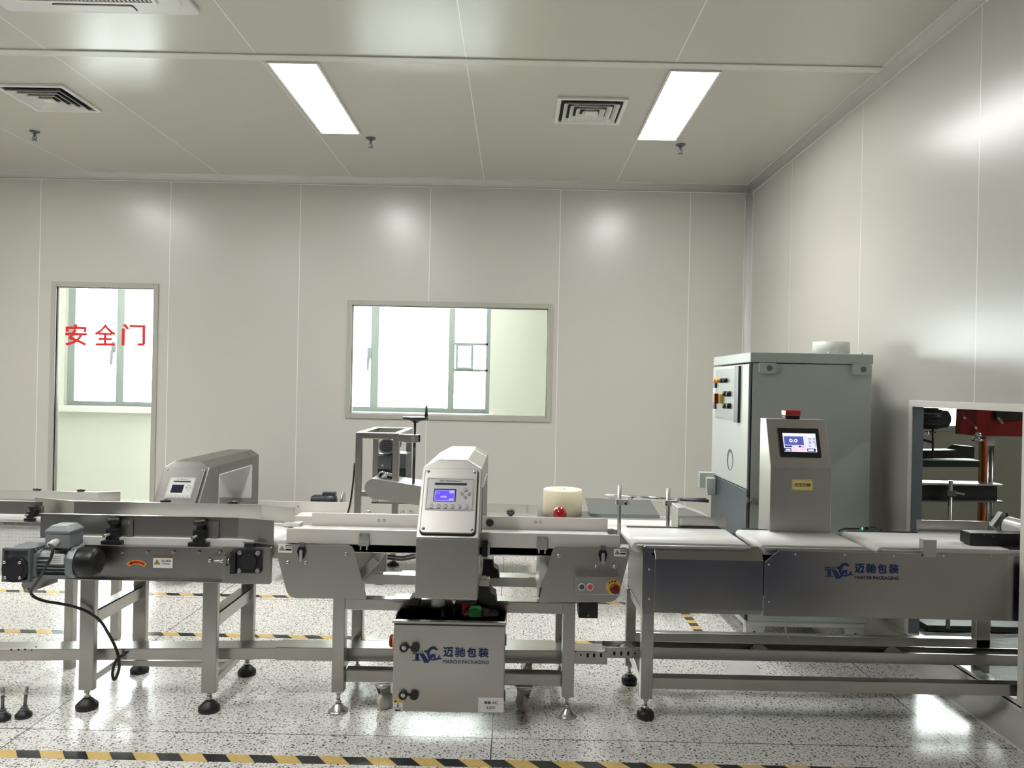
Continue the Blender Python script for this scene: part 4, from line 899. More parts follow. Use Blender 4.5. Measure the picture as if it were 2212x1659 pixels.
# bag of test pieces lying on the cabinet
BY, BZ = 2.985, 0.436
def bag():
    c = at(1030, 1330, BY); n, mm = 18, 10; vs, fs = [], []; rnd = random.Random(3)
    for i in range(mm + 1):
        ph = math.pi / 2 * i / mm
        for j in range(n):
            a_ = 2 * math.pi * j / n; k_ = 1 + 0.10 * math.sin(3 * a_ + 1) + 0.05 * rnd.random(); x = 0.072 * k_ * math.cos(a_); x = x * (1.0 if x < 0 else 1.08)
            vs.append((c.x + x * math.cos(ph) + 0.004, BY + 0.042 * k_ * math.sin(a_) * math.cos(ph), BZ + 0.002 + 0.048 * math.sin(ph) * (1 - 0.35 * max(0, math.cos(a_)) * math.cos(ph))))
    for i in range(mm):
        for j in range(n): q_ = (j + 1) % n; fs.append((i * n + j, i * n + q_, (i + 1) * n + q_, (i + 1) * n + j))
    b = MB('plastic bag').add(vs, fs, True).build('plastic_bag'); tag(b, 'clear plastic bag of test pieces lying on the cabinet under the metal detector', 'bag')
    def card(nm, mat, pix, y, z0, lab):
        a_ = at(*pix, y); m = MB(mat).rr(Plane((a_.x, y, z0), (1, 0, 0.0), (0, 0.35, 1)), -0.024, 0.024, 0, 0.044, 0.008, 0, 0.012).build(nm, None, 0.002); tag(m, lab, 'test piece', 'test pieces in the bag'); return m
    card('test_piece', 'test red', (1010, 1320), BY - 0.010, BZ + 0.004, 'red test piece in the plastic bag on the cabinet')
    card('test_piece', 'test green', (1026, 1330), BY - 0.030, BZ + 0.002, 'green test piece in the plastic bag on the cabinet')
    a_ = at(1050, 1332, BY - 0.012); m = MB('test brown').rr(Plane((a_.x, BY - 0.012, BZ + 0.002), (1, 0, 0), (0, 0.3, 1)), -0.007, 0.007, 0, 0.024, 0.002, 0, 0.008).build('test_piece'); tag(m, 'small brown test piece in the plastic bag on the cabinet', 'test piece', 'test pieces in the bag')
bag()

# ------------------------------------------------------------------ checkweigher at the right
def checkweigher():
    Y0 = 3.06; t = thing('checkweigher', 'long stainless checkweigher conveyor at front right with white belts and terminal', 'checkweigher', (1.4, 3.25, 0)); q = front(Y0); XE = 2.55
    m = MB('cover steel'); x0, x1 = 0.586, 1.028                # first cover with sloping top and bevelled foot
    prof = [(3.10, 0.708), (3.06, 0.658), (3.06, 0.457), (3.085, 0.432), (3.12, 0.432), (3.12, 0.708)]
    m.poly(Plane((x0, 0, 0), (0, 1, 0), (0, 0, 1)), prof, 0, x1 - x0); m.build('front_cover', t, 0.0015)
    m = MB('cover steel').poly(q, [(0.537, 0.432), (0.586, 0.432), (0.586, 0.66), (0.545, 0.708), (0.537, 0.708)], 0, -0.05); m.m('zinc bolt')
    for py in (1230, 1294): c = at(1402, py, Y0); m.lathe((c.x, Y0, c.z), (c.x, 0, c.z), [(0, 0.005), (0.003, 0.004), (0.004, 0)], 10)
    m.build('corner_post', t, 0.0015)
    c0 = Z(1660, 1212, Y0); m = MB('cover steel').poly(q, [(1.031, 0.436), (XE, 0.436), (XE, 0.700), (1.088, 0.704), (1.031, 0.655)], 0.004, -0.002); m.box(1.088, XE, 3.06, 3.10, 0.698, 0.702); m.m('zinc bolt')
    for px, py in ((1660, 1219), (1660, 1299), (1717, 1197), (1823, 1197.5), (1930, 1200), (2037, 1200.5), (2140, 1201)):
        c = at(px, py, Y0); m.lathe((c.x, Y0 - 0.004, c.z), (c.x, 0, c.z), [(0, 0.0045), (0.003, 0.004), (0.0045, 0)], 10)
    fc = m.build('front_cover', t, 0.001)
    k = 160.5 * Y0 / F / 1765; c = at(1780, 1249, Y0); lg = MB('ink navy'); logo(lg, front(Y0 - 0.004), c.x, c.z, k); lg.build('logo', fc)
    MB('cover steel').box(0.535, 0.538, 3.06, 3.44, 0.455, 0.70).build('end_plate', t)
    MB('cover steel').box(0.535, XE, 3.44, 3.443, 0.44, 0.70).build('rear_cover', t)
    MB('black paint').box(0.60, XE, 3.125, 3.435, 0.50, 0.665).build('dark_interior', t)  # black box stands in for the shaded inside of the frame
    # belts
    zt = 0.717; r = 0.020
    for xa, xb in ((0.495, 0.985), (1.020, 1.470), (1.505, 2.52)):
        prof = [(xb - r + r * math.sin(math.radians(a_)), zt - r + r * math.cos(math.radians(a_))) for a_ in range(0, 181, 12)] + [(xa + r - r * math.sin(math.radians(a_)), zt - r - r * math.cos(math.radians(a_))) for a_ in range(0, 181, 12)]
        MB('belt white').poly(front(3.095), prof, 0, -0.335, True).build('belt', t)
        MB('black paint').box(xa + 0.03, xb - 0.03, 3.432, 3.45, zt - 0.03, zt + 0.004).build('belt_edge', t, 0.001); MB('aluminium').box(xa + 0.02, xb - 0.02, 3.082, 3.094, zt - 0.019, zt - 0.008).build('belt_edge', t, 0.001)
    x0, x1, z0, z1 = R(1995, 1166, 2023, 1204, 3.05); MB('satin steel').box(x0, x1, 3.048, 3.052, z0, z1).box(x0, x0 + 0.003, 3.052, 3.085, z1 - 0.045, z1).build('stop_bracket', t, 0.001)
    # legs and beams
    for x0, x1, y0, y1, kind in ((0.537, 0.586, 3.06, 3.10, 'dome'), (0.528, 0.572, 3.42, 3.46, 'dome'), (2.125, 2.19, 3.42, 3.46, 'dome')):
        leg_with_foot(t, x0, x1, y0, y1, 0.085, 0.436, kind, 0.036, 0.038)
    MB('stainless steel').box(0.586, 2.45, 3.06, 3.105, 0.127, 0.176).build('lower_beam', t, 0.003)
    MB('stainless steel').box(0.572, 2.19, 3.42, 3.46, 0.196, 0.240).build('lower_beam', t, 0.003)
    MB('stainless steel').box(0.540, 0.570, 3.10, 3.42, 0.128, 0.168).build('side_beam', t, 0.003)
    MB('stainless steel').box(0.540, 0.570, 3.10, 3.42, 0.405, 0.436).build('side_beam', t, 0.003)
    # terminal
    xs0, xs1 = X(1665, 1010, 3.40), X(1797, 1010, 3.40); za, zb_, zc_ = 0.70, Z(1731, 1011, 3.40), Z(1722, 905.5, 3.478)
    prof = [(3.40, za), (3.40, zb_), (3.478, zc_), (3.557, zc_), (3.557, za)]
    tm = MB('satin steel').poly(Plane((xs0, 0, 0), (0, 1, 0), (0, 0, 1)), prof, 0, xs1 - xs0).build('terminal', t, 0.003)
    v = Vector((0, 0.078, zc_ - zb_)); P = Plane((xs0, 3.40, zb_), (1, 0, 0), v); L = v.length; W = xs1 - xs0
    u0, u1 = 0.048, 0.048 + 0.187; v0, v1 = L * 0.215, L * 0.805
    MB('black plastic').rr(P, u0, u1, v0, v1, 0.004, 0, 0.006).build('touch_screen', tm, 0.0015)
    SU, SV = (u0 + (u1 - u0) * .10, u0 + (u1 - u0) * .905), (v0 + (v1 - v0) * .175, v0 + (v1 - v0) * .815)
    s_ = MB('screen pale'); g = lambda a_, b_, c_, d_, n_: s_.flat(P, [(SU[0] + (SU[1] - SU[0]) * a_, SV[0] + (SV[1] - SV[0]) * c_), (SU[0] + (SU[1] - SU[0]) * b_, SV[0] + (SV[1] - SV[0]) * c_), (SU[0] + (SU[1] - SU[0]) * b_, SV[0] + (SV[1] - SV[0]) * d_), (SU[0] + (SU[1] - SU[0]) * a_, SV[0] + (SV[1] - SV[0]) * d_)], n_)
    g(0, 1, 0, 1, .0066); s_.m('screen white'); g(0, 1, .90, 1, .0068); g(.76, .98, .77, .84, .0068)
    s_.m('screen blue'); g(.03, .62, .37, .83, .0068)
    s_.m('screen navy'); g(.03, .25, .24, .33, .0068); g(0, .22, .02, .19, .0068); g(.70, .96, .02, .19, .0068)
    for i in range(7): g(.77, .83 if i > 3 else .86, .73 - i * .075, .755 - i * .075, .0068); g(.94 if i > 3 else .90, .98, .73 - i * .075, .755 - i * .075, .0068)
    for a_ in (.27, .45, .54): g(a_, a_ + .075, .24, .33, .0068)
    s_.m('screen pink'); g(.24, .43, .03, .19, .0068); g(.48, .67, .03, .19, .0068); g(.35, .44, .24, .33, .0068)
    s_.m('screen white'); g(.05, .19, .06, .14, .007); g(.73, .90, .06, .14, .007); g(.28, .335, .26, .31, .007); g(.55, .60, .26, .31, .007)
    s_.text(P, '0.0', SU[0] + (SU[1] - SU[0]) * .31, SV[0] + (SV[1] - SV[0]) * .60, (SV[1] - SV[0]) * .20, (SU[1] - SU[0]) * .25, .0072, .03); s_.build('display', tm)
    q4 = front(3.40); a0, a1, b0, b1 = R(1710.5, 1035.5, 1755.5, 1059.5, 3.40); s_ = MB('sign yellow').rr(q4, a0, a1, b0, b1, 0.003, 0, 0.0012).m('brass').frame(q4, a0 + .0025, a1 - .0025, b0 + .0025, b1 - .0025, .0012, 0.0012, .0016).m('ink maroon').text(q4, '勿压勿摔', (a0 + a1) / 2, (b0 + b1) / 2, (b1 - b0) * .34, (a1 - a0) * .80, .0018, .02); s_.build('warning_sign', tm)
    c = at(1709.5, 901, 3.51); b = MB('black plastic').box(c.x - 0.034, c.x + 0.034, 3.49, 3.54, zc_, zc_ + 0.014).m('lens red').box(c.x - 0.035, c.x + 0.035, 3.485, 3.545, zc_ + 0.013, zc_ + 0.042).build('warning_beacon', tm, 0.005)
    # guide rails, sensors
    A = [at(1463, 1095, 3.48), at(1531, 1116, 3.48)]; m = MB('fence white'); B = [at(1490, 1095, 3.64), at(1531, 1113, 3.64)]
    m.poly(front(3.465), [(A[0].x, A[0].z), (A[0].x + 0.03, A[0].z), (A[1].x, A[1].z), (A[1].x, 0.69), (A[0].x, 0.69)], 0, -0.14); m.box(A[0].x, A[1].x, 3.444, 3.606, 0.66, 0.69).build('reject_chute', t, 0.002)
    MB('stainless steel').rr(front(3.46), *R(1466, 1117, 1568, 1143, 3.46), 0.008, 0, -0.003).m('galvanised steel').box(X(1467, 1130, 3.46), X(1473, 1130, 3.46), 3.455, 3.47, 0.70, Z(1470, 1119, 3.46)).build('guide_rail', t)
    m = MB('stainless steel'); xa, xb, z0, z1 = R(1980, 1126, 2134, 1147, 3.47); c_rail(m, [(xa, 3.47), (xb, 3.47), (X(2160, 1120, 3.36), 3.40)], z0, z1, 0.008, 1); m.build('guide_rail', t)
    xa, xb = X(1980, 1148, 3.44), X(2203, 1150, 3.44); MB('aluminium').box(xa, XE, 3.425, 3.45, 0.713, 0.722).build('rail_base', t)
    a0, a1 = at(2176, 1135, 3.36), at(2262, 1158, 3.20); MB('roller grey').cyl(a0, a1, 0.041, 36).m('black rubber').cyl(a0 + (a0 - a1).normalized() * 0.012, a0, 0.036, 24).build('guide_roller', t, 0.002)
    c = at(2153, 1122, 3.40); MB('galvanised steel').bar(c + Vector((-0.02, 0, -0.035)), c + Vector((0.024, 0, 0.03)), 0.03, 0.022).m('black paint').bar(c + Vector((0.0, .02, -0.0)), c + Vector((0.055, 0.02, 0.022)), 0.03, 0.018).build('roller_arm', t, 0.002)
    x0, x1, z0, z1 = R(2095, 1153, 2260, 1179, 3.16); b = MB('black plastic').rr(front(3.16), x0, x1, z0, z1, 0.008, 0, -0.07); b.m('zinc bolt'); 
    for px, py in ((2126, 1155), (2146, 1158)): c = at(px, py, 3.16); b.disc(front(3.16), c.x, c.z, 0.002, 0, 0.001, 8)
    b.m('black paint').box(x0 + 0.13, x1, 3.10, 3.23, z0 - 0.022, z0).m('zinc bolt').cyl(at(2174, 1190, 3.11), at(2174, 1184, 3.11), 0.005, 8).build('metering_belt', t, 0.003)
    c = at(1868, 1141, 3.46); m = MB('gear grey').box(c.x - 0.020, c.x + 0.020, 3.45, 3.47, c.z - 0.008, c.z + 0.010).m('void black').box(c.x - 0.006, c.x + 0.014, 3.447, 3.45, c.z - 0.003, c.z + 0.007).m('sensor glow').box(c.x - 0.019, c.x - 0.015, 3.447, 3.45, c.z - 0.006, c.z + 0.006).build('photo_sensor', t)
    MB('black rubber').tube([at(1812, 1147, 3.47), at(1825, 1142, 3.49), at(1850, 1142, 3.49), at(1885, 1138, 3.50), at(1905, 1146, 3.47)], 0.004).build('sensor_cable', t)
    a_ = [at(px, py, y) for px, py, y in ((1698, 1328, 3.14), (1698, 1345, 3.14), (1697, 1360, 3.15), (1701, 1373, 3.20), (1712, 1386, 3.24))]; MB('cable white').tube(a_, 0.0035).build('signal_cable', t)
checkweigher()
# poles with round rails and reject chute behind the belt end
def poles(t, z):
    Y = 4.52; q = 4.52 / 3.62
    for px, p0 in ((1339, 1048), (1444, 1054)):
        c = at(px, p0, Y); MB('upright steel').cyl((c.x, Y, z - 0.10), (c.x, Y, c.z), 0.0115, 16).build('pole', t)
        k = at(px + 5, 1084.5 + (px - 1339) * .02, Y - 0.012); m = MB('aluminium').box(k.x - 0.038, k.x + 0.038, Y - 0.028, Y + 0.015, k.z - 0.016, k.z + 0.016).m('ink black')
        for dz in (-.007, .007): m.disc(front(Y - 0.028), k.x - 0.028, k.z + dz, 0.004, 0, 0.001, 10)
        m.m('chrome').cyl((k.x + 0.015, Y - 0.055, k.z - 0.002), (k.x + 0.015, Y + 0.01, k.z), 0.011, 16).m('ink black').cyl((k.x + 0.015, Y - 0.057, k.z - 0.002), (k.x + 0.015, Y - 0.0555, k.z - 0.002), 0.0075, 16); m.build('clamp', t, 0.001)
        e = at(px + 30, 1074 + (px - 1339) * .02, Y + 0.15); MB('chrome').cyl((k.x + 0.015, Y, k.z), e, 0.008, 12).build('arm', t)
    MB('chrome').cyl(at(1308, 1071, Y + 0.15), at(1530, 1082.5, Y + 0.12), 0.0105, 16).m('void black').cyl(at(1530, 1082.5, Y + 0.12), at(1530.6, 1082.5, Y + 0.12), 0.008, 16).build('guide_rod', t)
    MB('chrome').cyl(at(1308, 1076, Y + 0.17), at(1525, 1078, Y + 0.19), 0.007, 16).build('guide_rod', t)
# ------------------------------------------------------------------ cable trays and powder
def cable_tray(label, segs, holes, lid=True, slope=0.0):
    t = thing('cable_tray', label, 'cable tray', (segs[0][0], segs[0][2], 0), 'cable trays along the line')
    def skew(m):
        for v in m.v: v.y += slope * (v.x - segs[0][0])
        return m
    for x0, x1, y0, y1, z0, z1 in segs:
        m = MB('stainless steel').box(x0, x1, y0, y1, z0, z0 + 0.002).box(x0, x1, y0, y0 + 0.002, z0, z1).box(x0, x1, y1 - 0.002, y1, z0, z1).box(x0, x1, y0, y0 + 0.008, z1 - 0.002, z1).box(x0, x1, y1 - 0.008, y1, z1 - 0.002, z1)
        skew(m).build('tray_channel', t, 0.0008)
        if lid: skew(MB('stainless steel').box(x0, x1, y0 - 0.001, y1 + 0.001, z1 + 0.0005, z1 + 0.0025)).build('tray_lid', t, 0.0006)
    if holes:
        m = MB('void black')
        for px, py, w_, h_ in holes: y = segs[0][2] - 0.0006; c = at(px, py, y); m.rr(front(y), c.x - w_, c.x + w_, c.z - h_, c.z + h_, min(w_, h_) * .98, -0.0005, 0.0005)
        skew(m).build('slot_holes', t)
    return t
holes_seg = 0
xm = X(597, 1415, 3.17)
cable_tray('stainless cable tray along the floor under the left conveyor, passing behind its legs', [(-2.9, xm, 3.03, 3.12, 0.177, 0.223)], [(2, 1415.5, .004, .004), (17, 1415.5, .004, .004), (31, 1415.5, .004, .004), (45, 1417, .003, .003), (54, 1410.5, .004, .002)], True, 0.074)
cable_tray('stainless cable tray running behind the control cabinet under the metal detector', [(xm - 0.003, X(1312, 1420, 3.2), 3.168, 3.262, 0.173, 0.227)], [(1244, 1413, .005, .0018), (1256, 1420, .004, .004), (1271, 1421, .005, .009), (1285, 1421, .005, .009), (1300, 1421, .005, .009)], True, 0.022)
TR = cable_tray('stainless cable tray with white powder spilled in it, under the checkweigher', [(X(1306, 1410, 3.2), 2.42, 3.2, 3.29, 0.200, 0.246)], [(1327, 1411.5, .005, .009), (1342, 1411.5, .005, .009), (1357, 1411.5, .005, .009), (1372, 1411.5, .004, .004), (1382, 1405, .005, .0018)], False)
def heap(px, y, rx, ry, h, zb, name, label, mat, seed, py=1395):
    rnd = random.Random(seed); c = at(px, py, y); n, mm = 28, 10; vs, fs = [], []
    off = [rnd.uniform(0.8, 1.2) for _ in range(n)]
    for i in range(mm + 1):
        r = 1 - i / mm
        for j in range(n):
            a_ = 2 * math.pi * j / n; q_ = r * off[j]; vs.append((c.x + rx * q_ * math.cos(a_), y + ry * min(q_, 1.0) * math.sin(a_), zb + h * (1 - r ** 1.6) * rnd.uniform(0.88, 1.08)))
    for i in range(mm):
        for j in range(n): k_ = (j + 1) % n; fs.append((i * n + j, i * n + k_, (i + 1) * n + k_, (i + 1) * n + j))
    o = MB(mat).add(vs, fs, True).build(name); o['kind'] = 'stuff'; tag(o, label, 'powder', 'spilled powder'); return o
heap(1640, 3.245, 0.062, 0.040, 0.056, 0.202, 'powder_heap', 'heap of white powder in the right cable tray below the blue end of the cover', 'powder', 1)
heap(1928, 3.245, 0.062, 0.040, 0.056, 0.202, 'powder_heap', 'heap of white powder in the right cable tray near the wall opening', 'powder', 2)
heap(1355, 3.245, 0.060, 0.040, 0.048, 0.202, 'powder_heap', 'heap of white powder at the slotted left end of the right cable tray', 'powder', 3)
c1, c2 = onz(1346, 1492, 0), onz(1355, 1518, 0)
heap(1346, c1.y, 0.024, 0.032, 0.004, 0.0, 'powder_spot', 'small spill of beige powder on the floor, the one nearer the rear foot', 'sand', 4, 1492)
heap(1355, c2.y, 0.018, 0.030, 0.004, 0.0, 'powder_spot', 'small spill of beige powder on the floor, the one nearer the camera', 'sand', 5, 1518)
a_ = [onz(*p, 0) for p in ((1568, 1424), (1626, 1424), (1648, 1462), (1574, 1462))]
m = MB('plastic film'); n = 8; g = [[(a_[0].lerp(a_[1], i / n)).lerp(a_[3].lerp(a_[2], i / n), j / n) for i in range(n + 1)] for j in range(n + 1)]; rn = random.Random(5)
m.add([v + Vector((0, 0, 0.002 + 0.004 * rn.random())) for row in g for v in row], [(j * (n + 1) + i, j * (n + 1) + i + 1, (j + 1) * (n + 1) + i + 1, (j + 1) * (n + 1) + i) for j in range(n) for i in range(n)], True)
tag(m.build('plastic_film'), 'piece of clear plastic film lying on the floor behind the checkweigher beams', 'plastic film')

# ------------------------------------------------------------------ loose levelling feet, floor tape
def loose_foot(px0, py0, px1, py1, lab):
    c = onz(px0, py0, 0); top = at(px1, py1, c.y); t = thing('levelling_foot', lab, 'levelling foot', (c.x, c.y, 0), 'spare levelling feet')
    d = Vector((top.x - c.x, 0, top.z)); u = d.normalized()
    MB('black rubber').lathe((c.x, c.y, 0), (c.x, c.y, 1), [(0, 0.028), (0.010, 0.031), (0.014, 0.030), (0.030, 0.014), (0.032, 0.010)]).build('rubber_base', t)
    b = Vector((c.x, c.y, 0)); MB('gear grey').cyl(b + u * 0.028, b + u * 0.036, 0.015, 20).cyl(b + u * 0.036, b + d, 0.0065, 12).cyl(b + u * 0.036, b + u * 0.044, 0.012, 6).build('threaded_stud', t)
    MB('zinc bolt').cyl(b + d * 0.78, b + d * 0.78 + u * 0.009, 0.012, 6).build('nut', t)
loose_foot(5, 1555, 6, 1485, 'spare levelling foot at the left edge, left of the two standing loose on the floor')
loose_foot(51, 1549, 58, 1484, 'spare levelling foot, right of the two standing loose on the floor')
def tape(x0, x1, y0, y1, mat, lab):
    tag(MB(mat).box(x0, x1, y0, y1, 0.0, 0.0012).build0('floor_tape'), lab, 'floor tape', 'black and yellow floor tape')
tape(-2.6, 2.0, 2.655, 2.708, 'hazard tape across', 'black and yellow floor tape along the bottom edge of the picture')
tape(-4.2, 1.10, 3.95, 4.0, 'hazard tape across', 'black and yellow floor tape seen just above the cable tray, second from the front')
tape(-4.2, 0.98, 4.69, 4.74, 'hazard tape across', 'black and yellow floor tape seen between the legs, farthest back')
tape(1.03, 1.08, 4.0, 4.69, 'hazard tape lengthwise', 'short black and yellow floor tape running away from the camera by the grey cabinet')

# ------------------------------------------------------------------ grey cabinet
def cabinet():
    Y0, Y1 = 4.0, 4.74; x0, x1 = X(1622, 900, Y0), X(1882, 900, Y0) ; x1 = x0 + 260 * Y0 / F; zt, zl, zb = Z(1750, 763, Y0), Z(1750, 785, Y0), 0.125
    t = thing('dust_collector', 'tall grey steel cabinet with pipe stub on top and switches on its side', 'dust collector', (x0 + 0.3, 4.37, 0))
    MB('grey cabinet paint').box(x0 + 0.004, x1, Y0, Y1, zb, zl - 0.004).build('body', t, 0.004)
    MB('grey cabinet paint').box(x0 - 0.010, x1 + 0.002, Y0 - 0.008, Y1, zl, zt).build('lid', t, 0.004)
    zs = 0.826
    ls = MB('lit cabinet paint').box(x0 - 0.010, x0 + 0.004, Y0 + 0.016, Y1, zs, zl - 0.008).build('side_door', t, 0.003)
    MB('slate paint').box(x0 - 0.008, x0 + 0.004, Y0 + 0.02, Y1, zb, zs - 0.006).build('lower_side_panel', t, 0.003)
    MB('void black').box(x0 - 0.003, x0 + 0.004, Y0 + 0.001, Y0 + 0.02, zb, zl - 0.004).build('door_gap', t)
    P = Plane((x0 - 0.010, Y1, 0), (0, -1, 0), (0, 0, 1)); yy = lambda px, py: Y1 - (x0 - 0.010) / ray(px, py)[0]; zz = lambda px, py: HC + ray(px, py)[1] * (x0 - 0.010) / ray(px, py)[0]
    a0, a1, b0, b1 = yy(1549, 850), yy(1591, 850), zz(1575, 905), zz(1575, 797)
    cp = MB('plate grey').poly(P, [(a0, b0), (a1, b0), (a1, b1), (a0, b1)], 0, 0.010).m('black paint').poly(P, [(a1, b0 - 0.012), (a1 + 0.075, b0 - 0.012), (a1 + 0.075, b1 + 0.012), (a1, b1 + 0.012)], 0, 0.014).build('control_panel', t)
    def knob(px, py, mat, r=0.013, h=0.03):
        u, v = yy(px, py), zz(px, py); MB(mat).lathe(P.p(u, v, 0.01), P.p(u, v, 1), [(0, r), (h, r), (h + 0.003, r * .7), (h + .004, 0)], 16).build('switch', cp)
    for px, mat in ((1553, 'orange'), (1559, 'orange'), (1567, 'black plastic'), (1574, 'black plastic')): knob(px, 822, mat, 0.014, 0.02)
    for px, py in ((1573, 851), (1581, 851), (1573, 877), (1581, 877)): knob(px, py, 'black plastic', 0.016, 0.02)
    for px, py in ((1550, 831), (1549, 876)): u, v = yy(px, py), zz(px, py); MB('black paint').poly(P, [(u - .02, v - .02), (u + .02, v - .02), (u + .02, v + .02), (u - .02, v + .02)], 0.0, .02).build('hinge', cp)
    u, v = yy(1561, 861), zz(1561, 861); MB('yellow').poly(P, [(u - .045, v - .028), (u + .045, v - .028), (u + .045, v + .028), (u - .045, v + .028)], .01, .03).m('stop red').poly(P, [(u - .015, v - .03), (u + .015, v - .03), (u + .015, v + .03), (u - .015, v + .03)], .03, .052).build('isolator_switch', cp, 0.003)
    u, v = yy(1577, 993), zz(1577, 993); m = MB('slate paint'); ell = [(u + .062 * math.cos(i * math.pi / 12), v + .062 * math.sin(i * math.pi / 12)) for i in range(24)]; m.poly(P, ell, 0.0, 0.001).m('lit cabinet paint').poly(P, [(u - .02 + .040 * math.cos(i * math.pi / 12) + .03, v - .006 + .050 * math.sin(i * math.pi / 12)) for i in range(24)], 0.001, 0.0016).build('recessed_handle', ls)
    for px, py in ((1660, 795), (1863, 798)):
        c = at(px, py, Y0 - 0.03); w_ = 0.044; m = MB('grey cabinet paint').rr(front(Y0 - 0.03), c.x - w_, c.x + w_, c.z - 0.028, c.z + 0.028, 0.008, 0, -0.03).m('gear grey').disc(front(Y0 - 0.03), c.x + 0.006, c.z, 0.0155, 0, 0.001, 24); m.build('lifting_lug', t, 0.003)
    c = at(1795, 763, 4.36); m = MB('lit cabinet paint').lathe((c.x, 4.36, zt), (c.x, 4.36, 9), [(0, 0.101), (0.085, 0.101), (0.085, 0.098), (0.02, 0.098)], 40); m.build('pipe_stub', t)
    m = MB('zinc bolt')
    for dx in (-0.12, 0.06): m.cyl((c.x + dx, 4.1, zt), (c.x + dx, 4.1, zt + 0.012), 0.008, 6)
    m.build('lid_bolts', t)
    # plinth and feet
    MB('lit cabinet paint').box(x0 - 0.006, x1 - 0.01, Y0 + 0.006, Y1 - 0.01, zb - 0.03, zb).build('plinth', t, 0.003)
    for fx, s_ in ((x0, 1), (x1 - 0.012, -1)):
        for fy in (Y0 + 0.01, Y1 - 0.06): MB('lit cabinet paint').poly(front(fy), [(fx, 0), (fx + s_ * 0.075, 0), (fx + s_ * 0.105, zb - 0.03), (fx, zb - 0.03)], 0, -0.05).m('void black').disc(front(fy), fx + s_ * 0.045, 0.062, 0.008, 0, 0.0006, 12).build('foot', t, 0.002)
    c = at(1628, 1081, Y0 - 0.012); m = MB('zinc bolt').box(c.x - 0.006, c.x + 0.03, Y0 - 0.014, Y0, c.z - 0.012, c.z + 0.012).cyl((c.x - 0.034, Y0 - 0.012, c.z), (c.x, Y0 - 0.012, c.z), 0.004, 8).poly(front(Y0 - 0.012), [(c.x - 0.036, c.z - 0.016), (c.x - 0.016, c.z), (c.x - 0.036, c.z + 0.016)], 0, 0.004); m.build('toggle_latch', t)
    m = MB('grey cabinet paint').pb(1512, 1021, 1546, 1054, Y1 - 0.08, 0.06).m('lit cabinet paint').pb(1527, 1033, 1546, 1066, Y1 - 0.12, 0.04).m('aluminium').pb(1529, 1066, 1546, 1070, Y1 - 0.13, 0.05); m.build('hose_bracket', t, 0.002)
cabinet()

